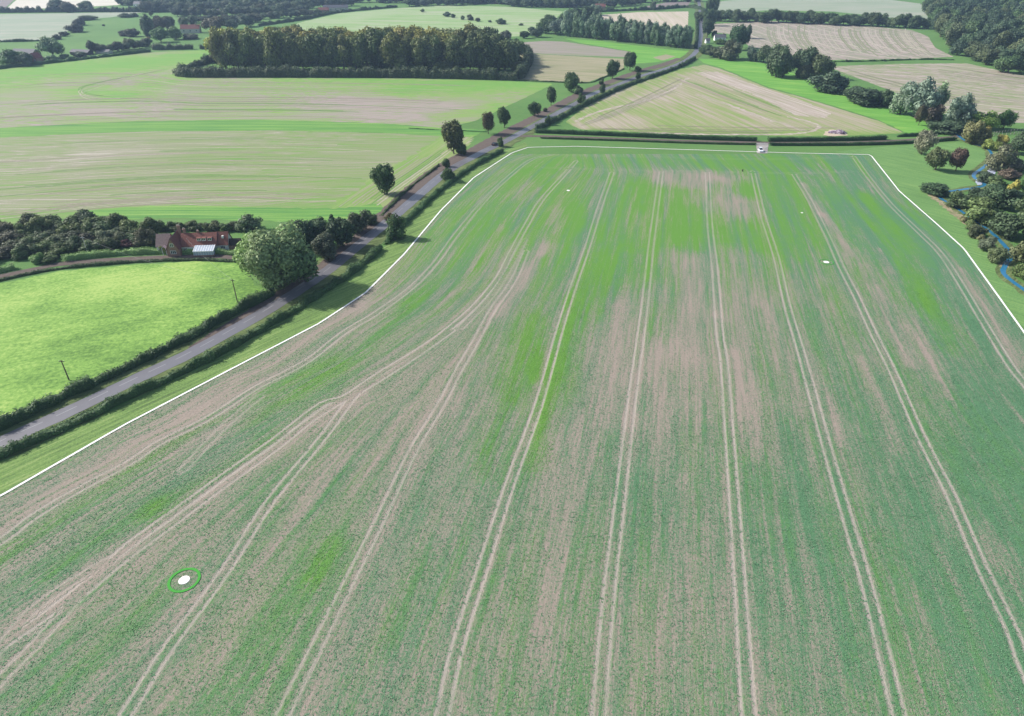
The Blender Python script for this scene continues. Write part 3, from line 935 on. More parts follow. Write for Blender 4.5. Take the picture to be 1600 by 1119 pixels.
# shaded green margin between road hedge and white line, lawn by the stream
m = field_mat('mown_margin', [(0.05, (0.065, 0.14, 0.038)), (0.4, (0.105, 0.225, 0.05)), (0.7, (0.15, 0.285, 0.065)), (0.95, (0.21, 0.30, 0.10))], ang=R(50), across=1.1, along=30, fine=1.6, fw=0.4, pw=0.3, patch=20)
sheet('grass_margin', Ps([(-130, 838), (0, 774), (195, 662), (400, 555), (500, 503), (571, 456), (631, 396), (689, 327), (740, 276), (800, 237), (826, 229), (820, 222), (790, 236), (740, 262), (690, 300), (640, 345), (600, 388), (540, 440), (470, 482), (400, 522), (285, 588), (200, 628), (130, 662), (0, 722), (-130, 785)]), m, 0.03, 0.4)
m = field_mat('lawn', [(0.05, (0.075, 0.20, 0.05)), (0.5, (0.11, 0.275, 0.065)), (0.95, (0.165, 0.32, 0.085))], ang=R(-50), across=1.6, along=26, fine=1.5, fw=0.4, pw=0.3, patch=25, contrast=.7)
sheet('lawn', Ps([(1362, 242), (1300, 238), (1380, 229), (1450, 226), (1500, 222), (1530, 229), (1543, 240), (1543, 252), (1530, 264), (1517, 273), (1520, 284), (1530, 290), (1464, 302), (1480, 322), (1520, 352), (1550, 385), (1566, 420), (1600, 455), (1700, 560), (1750, 700), (1600, 518), (1563, 466), (1506, 387), (1461, 346), (1405, 297)]), m, 0.03, 0.4)

# drawn overlay marks built as ground pieces: white line round the crop, discs
WPAINT = simple('white_marking', (0.76, 0.75, 0.70), 0.8, 0.15, 0.8, 0.16)
wl = strip('boundary_overlay', Ps(WHITE), 0.62, WPAINT, 0.13, jitter=0.02, step=4.0, structure=False)
tag(wl, 'long white overlay line marking the edge of the big crop field', 'line')


def disc(px, py, r, ring, label):
    c = P(px, py)
    mb = MB()
    k = 32
    vs = [(r * math.cos(2 * math.pi * i / k), r * math.sin(2 * math.pi * i / k), 0.0) for i in range(k)]
    vs2 = [(x * 0.97, y * 0.97, 0.04) for x, y, z in vs]
    mb.add(vs + vs2, [tuple(range(k, 2 * k))] + [(i, (i + 1) % k, (i + 1) % k + k, i + k) for i in range(k)])
    o = empty('overlay_marker', (c.x, c.y, 0.11))  # drawn overlay mark built as a disc on the ground
    mb.build('disc', WPAINT, o)
    if ring:
        mb = MB()
        k = 48
        r0, r1 = ring
        vs = []
        for rr, z in ((r0, 0.0), (r0, .04), (r1, .04), (r1, 0.0)):
            vs += [(rr * math.cos(2 * math.pi * i / k), rr * math.sin(2 * math.pi * i / k), z) for i in range(k)]
        fs = []
        for q_ in range(3):
            fs += [(q_ * k + i, (q_ + 1) * k + i, (q_ + 1) * k + (i + 1) % k, q_ * k + (i + 1) % k) for i in range(k)]
        mb.add(vs, fs)
        mb.build('ring', GREENP, o)
    return tag(o, label, 'marker')


GREENP = simple('green_marking', (0.045, 0.28, 0.03), 0.7, 0.2, 1.5, 0.1)
disc(288, 907, 1.0, (2.35, 2.85), 'white disc inside a bold green ring on the near left of the crop')
disc(1291, 410, 1.0, (2.3, 2.55), 'white disc inside a thin green ring between two wheel tracks')
disc(888, 298, 0.8, None, 'plain white disc at the far left end of the crop')
disc(1253, 333, 0.5, None, 'tiny white disc in bright green crop at the far end')

# ------------------------------------------------------------------ foliage builders
def leaf_quads(pos, nrm, size, rs):
    """one irregular leaf-clump quad at each point, facing roughly along nrm"""
    n = len(pos)
    r = rs.normal(0, 1, (n, 3))
    a = np.cross(nrm, r)
    a /= np.linalg.norm(a, axis=1, keepdims=True) + 1e-9
    b = np.cross(nrm, a)
    s = size * (0.65 + 0.7 * rs.random((n, 1)))
    e = s * (0.5 + 0.5 * rs.random((n, 1)))
    lift = nrm * s * rs.normal(0, .25, (n, 1))
    return np.stack([pos - a * s, pos - b * e + lift, pos + a * s, pos + b * e + lift], 1)


ICO = None


def ico():
    global ICO
    if ICO is None:
        bm = bmesh.new()
        bmesh.ops.create_icosphere(bm, subdivisions=1, radius=1)
        ICO = (np.array([v.co[:] for v in bm.verts]), [tuple(v.index for v in f.verts) for f in bm.faces])
        bm.free()
    return ICO


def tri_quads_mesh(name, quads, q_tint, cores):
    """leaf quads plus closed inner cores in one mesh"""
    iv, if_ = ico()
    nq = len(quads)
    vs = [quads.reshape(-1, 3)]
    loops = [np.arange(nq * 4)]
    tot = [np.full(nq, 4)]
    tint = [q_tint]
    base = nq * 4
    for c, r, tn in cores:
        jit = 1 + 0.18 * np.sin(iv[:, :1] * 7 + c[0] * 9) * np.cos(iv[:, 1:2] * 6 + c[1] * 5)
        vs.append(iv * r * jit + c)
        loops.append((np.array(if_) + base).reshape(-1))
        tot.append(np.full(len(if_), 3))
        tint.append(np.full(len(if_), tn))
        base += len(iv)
    vs = np.concatenate(vs)
    loops = np.concatenate(loops)
    tot = np.concatenate(tot)
    me = bpy.data.meshes.new(name)
    me.vertices.add(len(vs))
    me.vertices.foreach_set('co', vs.reshape(-1).astype(np.float32))
    me.loops.add(len(loops))
    me.loops.foreach_set('vertex_index', loops.astype(np.int32))
    me.polygons.add(len(tot))
    st = np.concatenate([[0], np.cumsum(tot)[:-1]])
    me.polygons.foreach_set('loop_start', st.astype(np.int32))
    me.polygons.foreach_set('loop_total', tot.astype(np.int32))
    at = me.attributes.new('tint', 'FLOAT', 'FACE')
    at.data.foreach_set('value', np.concatenate(tint).astype(np.float32))
    me.update()
    me.validate()
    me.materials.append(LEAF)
    return me


def crown_mesh(kind, seed, n=1500, leaf=0.045, lobes=26):
    """crown in unit space: width about 1, whole tree height 1"""
    rs = np.random.default_rng(seed)
    L = []
    for i in range(lobes):
        d = rs.normal(0, 1, 3)
        d /= np.linalg.norm(d)
        if kind == 'round':
            z0, z1, w = 0.16, 1.0, 0.5
        elif kind == 'dome':
            z0, z1, w = 0.08, 1.0, 0.5
        elif kind == 'tall':
            z0, z1, w = 0.04, 1.0, 0.5
        elif kind == 'bush':
            z0, z1, w = -0.12, 1.0, 0.5
        elif kind == 'cone':
            z0, z1, w = 0.03, 1.0, 0.5
        rr = rs.uniform(0.35, 0.78) * (1 + (0.07 if kind == 'round' else 0.18) * math.sin(3 * math.atan2(d[1], d[0]) + seed))
        if i < lobes * .2:
            rr = rs.uniform(0, .35)
        zc, zh = (z0 + z1) / 2, (z1 - z0) / 2
        z = zc + d[2] * rr * zh
        t_ = (z - z0) / (z1 - z0)
        taper = 1.0
        if kind == 'tall':
            taper = 0.72 + 0.45 * math.sin(math.pi * min(1, max(0, t_)) ** 0.8)
            taper = min(taper, 1.0)
        if kind == 'cone':
            taper = max(0.12, 1.25 * (1 - t_))
        if kind == 'bush':
            taper = 1.05 if t_ < .5 else 1.0
        r_ = rs.choice([rs.uniform(0.09, 0.14), rs.uniform(0.13, 0.20), rs.uniform(0.17, 0.25)]) * (0.75 if kind == 'tall' else 1.0) * (max(.4, taper) if kind == 'cone' else 1)
        c = np.array([d[0] * rr * w * taper, d[1] * rr * w * taper, z])
        if kind == 'bush':
            c[2] = max(c[2], r_ * 0.5)
        c[2] = min(c[2], 1.0 - r_ * .9)
        L.append((c, r_, rs.random()))
    C = np.array([l[0] for l in L])
    Rr = np.array([l[1] for l in L])
    pos, nrm, tn = [], [], []
    pr = Rr ** 2 / (Rr ** 2).sum()
    idx = rs.choice(lobes, n * 3, p=pr)
    d = rs.normal(0, 1, (n * 3, 3))
    d[:, 2] += 0.25
    d /= np.linalg.norm(d, axis=1, keepdims=True)
    sq = np.array([1, 1, 1.15])
    p = C[idx] + d * Rr[idx][:, None] * sq * (0.84 + 0.30 * rs.random((n * 3, 1)) + 0.35 * rs.random((n * 3, 1)) ** 6)
    inside_ = np.zeros(n * 3, bool)
    for j in range(lobes):
        q = np.linalg.norm((p - C[j]) / sq, axis=1) < Rr[j] * 0.82
        q &= idx != j
        inside_ |= q
    ok = ~inside_ & (p[:, 2] > 0.005)
    p, d, idx = p[ok][:n], d[ok][:n], idx[ok][:n]
    nr = d + rs.normal(0, .45, d.shape)
    nr /= np.linalg.norm(nr, axis=1, keepdims=True)
    lt = np.array([l[2] for l in L])[idx]
    tint = np.clip(0.5 * lt + 0.5 * rs.random(len(p)), 0, 1)
    Q = leaf_quads(p, nr, leaf, rs)
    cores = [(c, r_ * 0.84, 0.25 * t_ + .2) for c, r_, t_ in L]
    return tri_quads_mesh('crown_' + kind, Q, tint, cores)


def trunk_mesh(kind, seed):
    rs = random.Random(seed)
    mb = MB()
    if kind == 'bush':
        for i in range(4):
            a = rs.uniform(0, 6.28)
            mb.tube([(0.04 * math.cos(a), 0.04 * math.sin(a), -0.02), (0.12 * math.cos(a), 0.12 * math.sin(a), .25), (.25 * math.cos(a), .25 * math.sin(a), .6)], [.022, .016, .008], 5)
        return mb.mesh('trunk')
    top = 0.75 if kind in ('tall', 'cone') else 0.5
    mb.tube([(0, 0, -0.03), (0, 0, 0.05), (0.01, 0.0, .2), (0.0, 0.015, top)], [.042, .030, .025, .010], 7)
    for i in range(5):
        a = i * 1.26 + rs.uniform(-.3, .3)
        z = rs.uniform(.14, .34)
        r = rs.uniform(.2, .34)
        mb.tube([(0, 0, z), (r * .5 * math.cos(a), r * .5 * math.sin(a), z + .12), (r * math.cos(a), r * math.sin(a), z + rs.uniform(.2, .4))], [.016, .011, .005], 5)
    return mb.mesh('trunk')


PROTO = {}
for kind, cnt, n_, lf, lb in (('round', 6, 2200, .037, 28), ('dome', 8, 2200, .038, 30), ('tall', 5, 2000, .036, 36), ('bush', 7, 1800, .041, 24), ('cone', 2, 1300, .040, 26)):
    PROTO[kind] = [(crown_mesh(kind, 100 + 17 * i + len(kind), n_, lf, lb), trunk_mesh(kind, i)) for i in range(cnt)]
PROTO['big'] = [(crown_mesh('dome', 901, 7000, .024, 60), trunk_mesh('round', 3))]
for kind in PROTO:
    for c_, t_ in PROTO[kind]:
        t_.materials.append(BARK)
COUNT = [0]


def plant(kind, loc, h, w, col, name, label, cat, group=None, jit=0.12):
    v = COUNT[0]
    COUNT[0] += 1
    cm, tm = PROTO[kind][v % len(PROTO[kind])]
    rz = random.uniform(0, 6.28)
    root = empty(name, (loc.x, loc.y, 0.0), rz, (w * random.uniform(.95, 1.05), w * random.uniform(.95, 1.05), h))
    c = link('crown' if kind != 'bush' else 'foliage', cm, None, root)
    k = 1 + random.uniform(-jit, jit)
    c.color = (col[0] * k, col[1] * k, col[2] * k * random.uniform(.9, 1.1), 1)
    link('trunk' if kind != 'bush' else 'stems', tm, None, root)
    tag(root, label, cat, group)
    return root


def tree_px(kind, px, py, hpx, wpx, col, label, group=None, name=None, cat=None, jit=.1):
    nm = name or ('shrub' if kind == 'bush' else 'tree')
    p = P(px, py)
    w = metres(wpx, py)
    p.y += w * 0.25 if kind == 'bush' else 0.0
    return plant(kind, p, tall(hpx, py), w, col, nm, label, cat or nm, group, jit)


def hedge(pts, width, height, col, label, group=None, dens=26, leaf=0.26, name='hedge', wob=0.55, seed=0):
    """a clipped or shaggy hedge along a ground line: woody core and leaf clumps"""
    rs = np.random.default_rng(seed + 50)
    c = resample(pts, 1.0)
    n_ = len(c)
    co_, fs = [], []
    prof = [(-.46, 0.0), (-.48, .45), (-.33, .88), (0, .97), (.33, .88), (.48, .45), (.46, 0.0)]
    K = len(prof)
    dirs = []
    hs = height * (1 + wob * 1.6 * (vnoise(np.arange(n_) / 4.5 + seed, np.zeros(n_) + seed, 5) - .5) + wob * (vnoise(np.arange(n_) / 1.3, np.zeros(n_) + seed, 6) - .5))
    ws = width * (1 + wob * 1.4 * (vnoise(np.arange(n_) / 3.0 + seed, np.zeros(n_) + seed + 9, 7) - .5))
    for i, p in enumerate(c):
        d = c[min(i + 1, n_ - 1)] - c[max(i - 1, 0)]
        d.normalize()
        nn = Vector((-d.y, d.x, 0))
        dirs.append((d, nn))
        e = 0.35 if i in (0, n_ - 1) else 1.0
        for (a, b) in prof:
            q = p + nn * (a * ws[i] * 0.88 * e)
            co_.append((q.x, q.y, b * hs[i] * .90 * (0.6 + .4 * e)))
        if i:
            for k in range(K - 1):
                fs.append(((i - 1) * K + k, i * K + k, i * K + k + 1, (i - 1) * K + k + 1))
    fs.append(tuple(range(K)))
    fs.append(tuple(range((n_ - 1) * K + K - 1, (n_ - 1) * K - 1, -1)))
    L = n_ * dens
    ii_ = rs.integers(0, n_, L)
    cc = np.array([(p.x, p.y) for p in c])[ii_]
    dd = np.array([(d.x, d.y) for d, _ in dirs])[ii_]
    nn = np.array([(m_.x, m_.y) for _, m_ in dirs])[ii_]
    th = rs.random(L) * math.pi
    ca, sa = np.cos(th), np.sin(th)
    ca_, sa_ = np.sign(ca) * np.abs(ca) ** .55, np.abs(sa) ** .55
    rad = 0.88 + 0.22 * rs.random(L)
    hx = ca_ * ws[ii_] * .5 * rad
    hz = np.clip(sa_ * hs[ii_] * rad, .05, None)
    al = rs.random(L) - .5
    pos = np.stack([cc[:, 0] + dd[:, 0] * al + nn[:, 0] * hx, cc[:, 1] + dd[:, 1] * al + nn[:, 1] * hx, hz], 1)
    nrm = np.stack([nn[:, 0] * ca, nn[:, 1] * ca, sa + .2], 1) + rs.normal(0, .4, (L, 3))
    nrm /= np.linalg.norm(nrm, axis=1, keepdims=True)
    Q = leaf_quads(pos, nrm, leaf, rs)
    tint = np.clip(.55 * vnoise(ii_ / 3.0, np.zeros(L) + seed, 8) + .45 * rs.random(L), 0, 1)
    # one mesh: core faces + leaf quads
    nv = len(co_)
    allv = np.concatenate([np.array(co_), Q.reshape(-1, 3)])
    loops, tot = [], []
    for f_ in fs:
        loops += list(f_)
        tot.append(len(f_))
    loops = np.concatenate([np.array(loops), np.arange(L * 4) + nv])
    tot = np.concatenate([np.array(tot), np.full(L, 4)])
    me = bpy.data.meshes.new(name)
    me.vertices.add(len(allv))
    me.vertices.foreach_set('co', allv.reshape(-1).astype(np.float32))
    me.loops.add(len(loops))
    me.loops.foreach_set('vertex_index', loops.astype(np.int32))
    me.polygons.add(len(tot))
    me.polygons.foreach_set('loop_start', np.concatenate([[0], np.cumsum(tot)[:-1]]).astype(np.int32))
    me.polygons.foreach_set('loop_total', tot.astype(np.int32))
    at = me.attributes.new('tint', 'FLOAT', 'FACE')
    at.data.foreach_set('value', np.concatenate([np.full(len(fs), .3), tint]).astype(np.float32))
    me.update()
    me.validate()
    o = link(name, me, LEAF)
    o.color = (col[0], col[1], col[2], 1)
    return tag(o, label, 'hedge', group)


ORD = 'first second third fourth fifth sixth seventh eighth ninth tenth eleventh twelfth thirteenth fourteenth fifteenth sixteenth seventeenth eighteenth nineteenth'.split()
TENS = {20: 'twent', 30: 'thirt', 40: 'fort', 50: 'fift', 60: 'sixt', 70: 'sevent', 80: 'eight', 90: 'ninet'}


def nth(i):
    """spelled-out ordinal of a zero-based index"""
    n_ = i + 1
    if n_ < 20:
        return ORD[n_ - 1]
    a = TENS[n_ // 10 * 10]
    return a + 'ieth' if n_ % 10 == 0 else a + 'y-' + ORD[n_ % 10 - 1]


DG = (0.040, 0.060, 0.026)
MG = (0.055, 0.085, 0.030)
LG = (0.10, 0.16, 0.055)
OL = (0.085, 0.088, 0.034)
GR = (0.125, 0.145, 0.125)
GRD = (0.095, 0.11, 0.095)
BRN = (0.11, 0.075, 0.045)
RED = (0.085, 0.035, 0.032)
PNK = (0.14, 0.115, 0.105)
YEL = (0.27, 0.20, 0.075)
YG = (0.16, 0.20, 0.04)

# ------------------------------------------------------------------ hedges
H1 = smooth(Ps([(-90, 712), (0, 671), (50, 646), (110, 617), (200, 577), (300, 526), (370, 489), (425, 460)]), 6)
hedge(H1, 3.0, 2.6, (0.034, 0.055, 0.024), 'dark hedge between the bright pasture and the road', dens=60, leaf=.22, seed=1)
H2 = smooth(Ps([(-90, 756), (0, 714), (60, 688), (130, 656), (200, 623), (285, 584), (350, 551), (400, 522), (470, 480), (540, 434), (595, 390)]), 6)
hedge(H2, 2.6, 2.0, (0.042, 0.072, 0.032), 'low dark hedge on the field side of the road in the foreground', dens=55, leaf=.21, seed=2)
H3 = smooth(Ps([(603, 382), (640, 342), (690, 297), (740, 261), (785, 237)]), 6)
hedge(H3, 2.2, 1.7, (0.05, 0.08, 0.035), 'low hedge on the field side of the road by the avenue trees', dens=45, leaf=.22, seed=3)
H4 = smooth(Ps([(838, 204), (880, 183), (912, 166), (975, 137), (1025, 119), (1065, 104), (1086, 92)]), 6)
hedge(H4, 2.8, 2.2, (0.04, 0.06, 0.03), 'dark hedge between the road and the triangular stubble field', dens=40, leaf=.26, seed=4)
LN1 = smooth(Ps([(836, 207.5), (900, 210), (1000, 214), (1100, 218), (1181, 220.5)]), 5)
hedge(LN1, 2.4, 2.3, (0.030, 0.055, 0.022), 'clipped dark hedge along the far side of the lane, left of the gateway', dens=45, leaf=.24, seed=5, wob=.12)
LN2 = smooth(Ps([(1200, 221), (1260, 220.5), (1330, 219.5), (1384, 218)]), 5)
hedge(LN2, 2.4, 2.3, (0.030, 0.055, 0.022), 'clipped dark hedge along the far side of the lane, right of the gateway', dens=45, leaf=.24, seed=6, wob=.12)
LN3 = smooth(Ps([(845, 216.5), (1000, 221.5), (1100, 225), (1180, 226.5)]), 5)
hedge(LN3, 1.2, 1.0, (0.035, 0.06, 0.025), 'low dark hedge on the near side of the lane, left of the parked car', dens=30, leaf=.22, seed=7, wob=.15)
LN4 = smooth(Ps([(1203, 227.5), (1300, 227.5), (1380, 226), (1440, 223), (1492, 219)]), 5)
hedge(LN4, 1.8, 1.6, (0.030, 0.055, 0.022), 'dark hedge on the near side of the lane, right of the parked car', dens=40, leaf=.22, seed=8, wob=.15)
hedge(smooth(Ps([(1402, 214), (1440, 212), (1480, 208.5)]), 4), 1.6, 1.4, (0.035, 0.055, 0.03), 'short dark hedge beside the lane near the willows', dens=36, leaf=.22, seed=9)
hedge(smooth(Ps([(-140, 135), (0, 108), (60, 101), (140, 92), (235, 81)]), 5), 3.0, 2.6, (0.05, 0.085, 0.04), 'long clipped hedge along the top of the yellow-green pasture', dens=24, leaf=.34, seed=10)
hedge(Ps([(238, 78), (302, 77)]), 5, 4.5, (0.06, 0.07, 0.045), 'block of brown-green hedge left of the field gateway', dens=50, leaf=.36, seed=11)
hedge(Ps([(313, 77), (338, 76)]), 4.5, 4.2, (0.05, 0.06, 0.04), 'short dark hedge between the gateway and the wood', dens=50, leaf=.36, seed=12)
WH = smooth(Ps([(278, 118), (300, 120), (420, 120), (600, 120.5), (700, 122), (808, 125)]), 5)
hedge(WH, 8, 6.5, (0.05, 0.058, 0.034), 'broad shrubby hedge along the front of the wood', dens=60, leaf=.5, seed=13, wob=.35)
hedge(smooth(Ps([(282, 115), (300, 107), (325, 98), (345, 92)]), 4), 6, 5.0, (0.05, 0.06, 0.036), 'shrubby hedge slanting along the left end of the wood', dens=60, leaf=.45, seed=14, wob=.5)
hedge(smooth(Ps([(812, 124), (822, 108), (826, 92), (818, 80)]), 4), 7, 7, (0.05, 0.06, 0.036), 'shrubby hedge along the right end of the wood', dens=60, leaf=.5, seed=15, wob=.5)
hedge(smooth(Ps([(-120, 462), (0, 439), (50, 428), (100, 420), (200, 411), (300, 407), (378, 410)]), 5), 1.3, .9, (0.045, 0.06, 0.028), 'thin low hedge between the house lane and the bright pasture', dens=34, leaf=.2, seed=16, wob=.5)
hedge(smooth(Ps([(100, 408), (150, 401), (210, 397), (260, 395.5), (320, 395.5), (372, 398)]), 5), 2.4, 1.8, (0.15, 0.20, 0.085), 'pale green hedge along the lane below the house', dens=70, leaf=.19, seed=17, wob=.45)
hedge(smooth(Ps([(-20, 430), (0, 425), (22, 420)]), 3), 2.4, 1.8, (0.15, 0.20, 0.085), 'short pale green hedge at the far left of the house lane', dens=70, leaf=.19, seed=18, wob=.45)
hedge(smooth(Ps([(1303, 97), (1360, 96), (1440, 93.5), (1490, 94)]), 4), 1.5, 1.0, (0.05, 0.085, 0.03), 'thin low hedge between the two tan fields on the right', dens=16, leaf=.3, seed=19, wob=.8)
hedge(smooth(Ps([(812, 126), (860, 128.5), (917, 130), (940, 123), (975, 108)]), 4), 1.2, .8, (0.05, 0.07, 0.03), 'thin dark hedge round the small tan field', dens=16, leaf=.26, seed=20, wob=.6)
hedge(smooth(Ps([(405, 41), (440, 36), (480, 30), (530, 20), (620, 11.5)]), 4), 4, 3.5, (0.045, 0.065, 0.035), 'long dark hedge along the left edge of the pale far meadow', dens=26, leaf=.5, seed=21, wob=.6)
hedge(Ps([(0, 20), (120, 19), (300, 19)]), 6, 6, (0.04, 0.055, 0.035), 'long dark hedge behind the grey meadow', dens=36, leaf=.7, seed=22, wob=.6)
hedge(smooth(Ps([(1100, 16), (1070, 12), (1030, 15), (935, 19)]), 4), 4, 4, (0.04, 0.06, 0.03), 'dark hedge along the top of the pink stubble field', dens=26, leaf=.55, seed=23, wob=.6)
hedge(smooth(Ps([(1087, 76), (1089, 50), (1088, 22)]), 4), 3.0, 3.0, (0.035, 0.055, 0.025), 'dark hedge on the left of the straight far road', dens=26, leaf=.45, seed=24, wob=.5)
hedge(smooth(Ps([(640, 201), (700, 204), (760, 206.5)]), 4), .6, .4, (0.05, 0.10, 0.04), 'thin ditch-side hedge in the grass strip by the avenue', dens=20, leaf=.2, seed=25, wob=.6)
hedge(smooth(Ps([(596, 337), (640, 294), (686, 259)]), 4), 1.3, .8, (0.05, 0.065, 0.03), 'low scrubby hedge along the outer edge of the brown strip', dens=34, leaf=.2, seed=26, wob=.7)
hedge(smooth(Ps([(0, 66), (60, 64.5), (90, 62)]), 3), 2.5, 2.0, (0.05, 0.07, 0.035), 'thin hedge along the bottom of the grey meadow', dens=20, leaf=.4, seed=27, wob=.6)

# ------------------------------------------------------------------ avenue trees along the road
AV = 'trees along the road'
AVT = [
    ('round', 601, 304, 43, 36, DG, 'round dark tree nearest the camera on the left of the road'),
    ('round', 709, 240, 47, 33, (0.055, 0.055, 0.026), 'tallest roadside tree, its dark crown reddish at the top'),
    ('round', 763, 209, 30, 21, (0.065, 0.05, 0.03), 'reddish brown roadside tree next to the grass strip'),
    ('round', 788, 200, 31, 19, DG, 'dark roadside tree just beyond the reddish brown one'),
    ('round', 835, 182, 21, 18, DG, 'small round dark tree opposite the lane junction'),
    ('round', 861, 165, 25, 15, DG, 'slim dark roadside tree on a visible trunk beyond the junction'),
    ('round', 893, 144, 28, 22, DG, 'round dark tree at the corner of the small tan field'),
    ('round', 957, 123, 27, 20, DG, 'dark tree second from the far end of the avenue'),
    ('round', 984, 110, 25, 19, DG, 'farthest dark tree of the avenue, by the road bend'),
]
for k_, x, y, h_, w_, c_, lb in AVT:
    tree_px(k_, x, y, h_, w_ * 1.12, c_, lb, AV, 'roadside_tree', 'tree', 0)
tree_px('bush', 720, 243, 20, 18, DG, 'dark shrub at the foot of the tallest roadside tree')
AVB = [
    (697, 262, 13, 13, DG, 'small dark shrub on the brown strip left of the road'),
    (905, 148, 13, 15, (0.05, 0.065, 0.035), 'dark shrub on the verge below the tan field corner'),
    (940, 133, 10, 10, DG, 'small dark shrub on the verge before the far pair of trees'),
    (997, 113, 9, 11, DG, 'small dark shrub beside the farthest avenue tree'),
    (852, 175, 6, 8, (0.07, 0.06, 0.04), 'tiny brown shrub on the verge between two avenue trees'),
    (617, 375, 34, 33, (0.045, 0.07, 0.03), 'rounded shrub in the low hedge on the field side of the road'),
    (701, 285, 22, 24, DG, 'dark shrub overhanging the road opposite the verge shrub'),
    (783, 230, 15, 11, DG, 'small dark shrub on the field side of the road by the dark car'),
    (856, 196, 14, 11, DG, 'dark shrub at the start of the triangular field hedge'),
    (908, 162, 16, 13, DG, 'dark shrub breaking the road hedge below the corner tree'),
    (941, 146, 14, 9, DG, 'narrow dark shrub in the road hedge beside the triangular field'),
    (997, 124, 10, 9, DG, 'small dark shrub in the road hedge near the bend'),
    (608, 345, 10, 18, (0.10, 0.075, 0.04), 'orange-brown scrub at the near end of the brown strip'),
]
for x, y, h_, w_, c_, lb in AVB:
    tree_px('bush', x, y, h_, w_, c_, lb, None, jit=0)

# ------------------------------------------------------------------ the wood
WG = 'trees of the wood'
for row, (y, hh_, xs_) in enumerate(((108, 51, (354, 690)), (100, 46, (348, 700)), (92, 41, (354, 690)), (85, 37, (362, 690)))):
    x = xs_[0] + row * 6
    nrow = 0
    while x < xs_[1]:
        top_c = [(0.10, 0.10, 0.034), (0.12, 0.11, 0.034), (0.145, 0.12, 0.034), (0.09, 0.10, 0.036), (0.17, 0.14, 0.036)]
        c_ = random.choice(top_c) if row else random.choice([(0.07, 0.08, 0.034), (0.085, 0.09, 0.034), (0.10, 0.095, 0.036)])
        tree_px('dome', x, y + random.uniform(-1.5, 1.5), hh_ * random.uniform(.85, 1.08), random.uniform(34, 48), c_, (nth(nrow) + ' olive tree from the left in the front row of the wood') if row == 0 else 'olive and brown broadleaf tree behind the front row of the wood', WG if row == 0 else 'inner trees of the wood', 'wood_tree', 'tree')
        x += random.uniform(17, 24)
        nrow += 1
for y, xs_ in ((110, (708, 735, 762, 788)), (102, (720, 748, 776, 797)), (94, (712, 740, 770))):
    for q_, x in enumerate(xs_):
        tree_px('dome', x, y, random.uniform(42, 50) * (1 if x < 780 else .85), random.uniform(38, 46), random.choice([(0.075, 0.08, 0.035), (0.10, 0.09, 0.035), (0.065, 0.075, 0.035)]), nth(q_) + ' olive tree from the left in the ' + {110: 'front', 102: 'middle', 94: 'back'}[y] + ' row of the right-hand clump', 'clump right of the wood', 'wood_tree', 'tree')
for x, y in ((700, 112), (704, 106), (806, 112), (812, 104), (690, 113)):
    tree_px('bush', x, y, 16, 24, OL, 'scrubby shrub filling in at the edges of the right-hand clump', 'scrub at the clump', 'shrub', 'shrub')
tree_px('bush', 790, 63, 13, 22, DG, 'dark round shrub just beyond the right end of the wood')
tree_px('bush', 806, 78, 15, 22, MG, 'green shrub beside the right end of the wood')
tree_px('bush', 335, 98, 14, 24, OL, 'shrub standing out at the left tip of the wood')

# ------------------------------------------------------------------ grey willows and poplars beyond the road bend
x = 888
i = 0
while x < 1078:
    y = 56 + (x - 888) / 190 * 20
    for dy_ in (0, -4):
        tree_px('tall', x + random.uniform(-3, 3), y + dy_ + random.uniform(-1, 1), random.uniform(27, 33) * (1.12 if x < 940 else .95), random.uniform(19, 25), random.choice([GR, GRD, (0.09, 0.115, 0.085)]), (nth(i) + ' grey-green poplar from the left in the row beside the far road') if dy_ == 0 else 'grey-green poplar in the back row behind the front poplars', 'row of grey poplars' if dy_ == 0 else 'back row of poplars', 'poplar_tree', 'tree')
    x += random.uniform(10, 13)
    i += 1
for q_, (x, y, h_, w_) in enumerate(((820, 60, 10, 16), (838, 58, 14, 22), (852, 52, 20, 26), (868, 54, 22, 26), (880, 48, 22, 24), (860, 42, 16, 26), (885, 38, 18, 24), (900, 30, 15, 24), (915, 28, 16, 24), (930, 24, 15, 22))):
    tree_px('dome', x, y, h_, w_, random.choice([DG, GRD, (0.05, 0.065, 0.04)]), nth(q_) + ' dark tree, counting rightwards, in the belt left of the poplar row', 'dark belt beside the poplars', 'belt_tree', 'tree')
tree_px('round', 1019, 44, 7, 7, MG, 'lone small green tree standing in the pink stubble field')

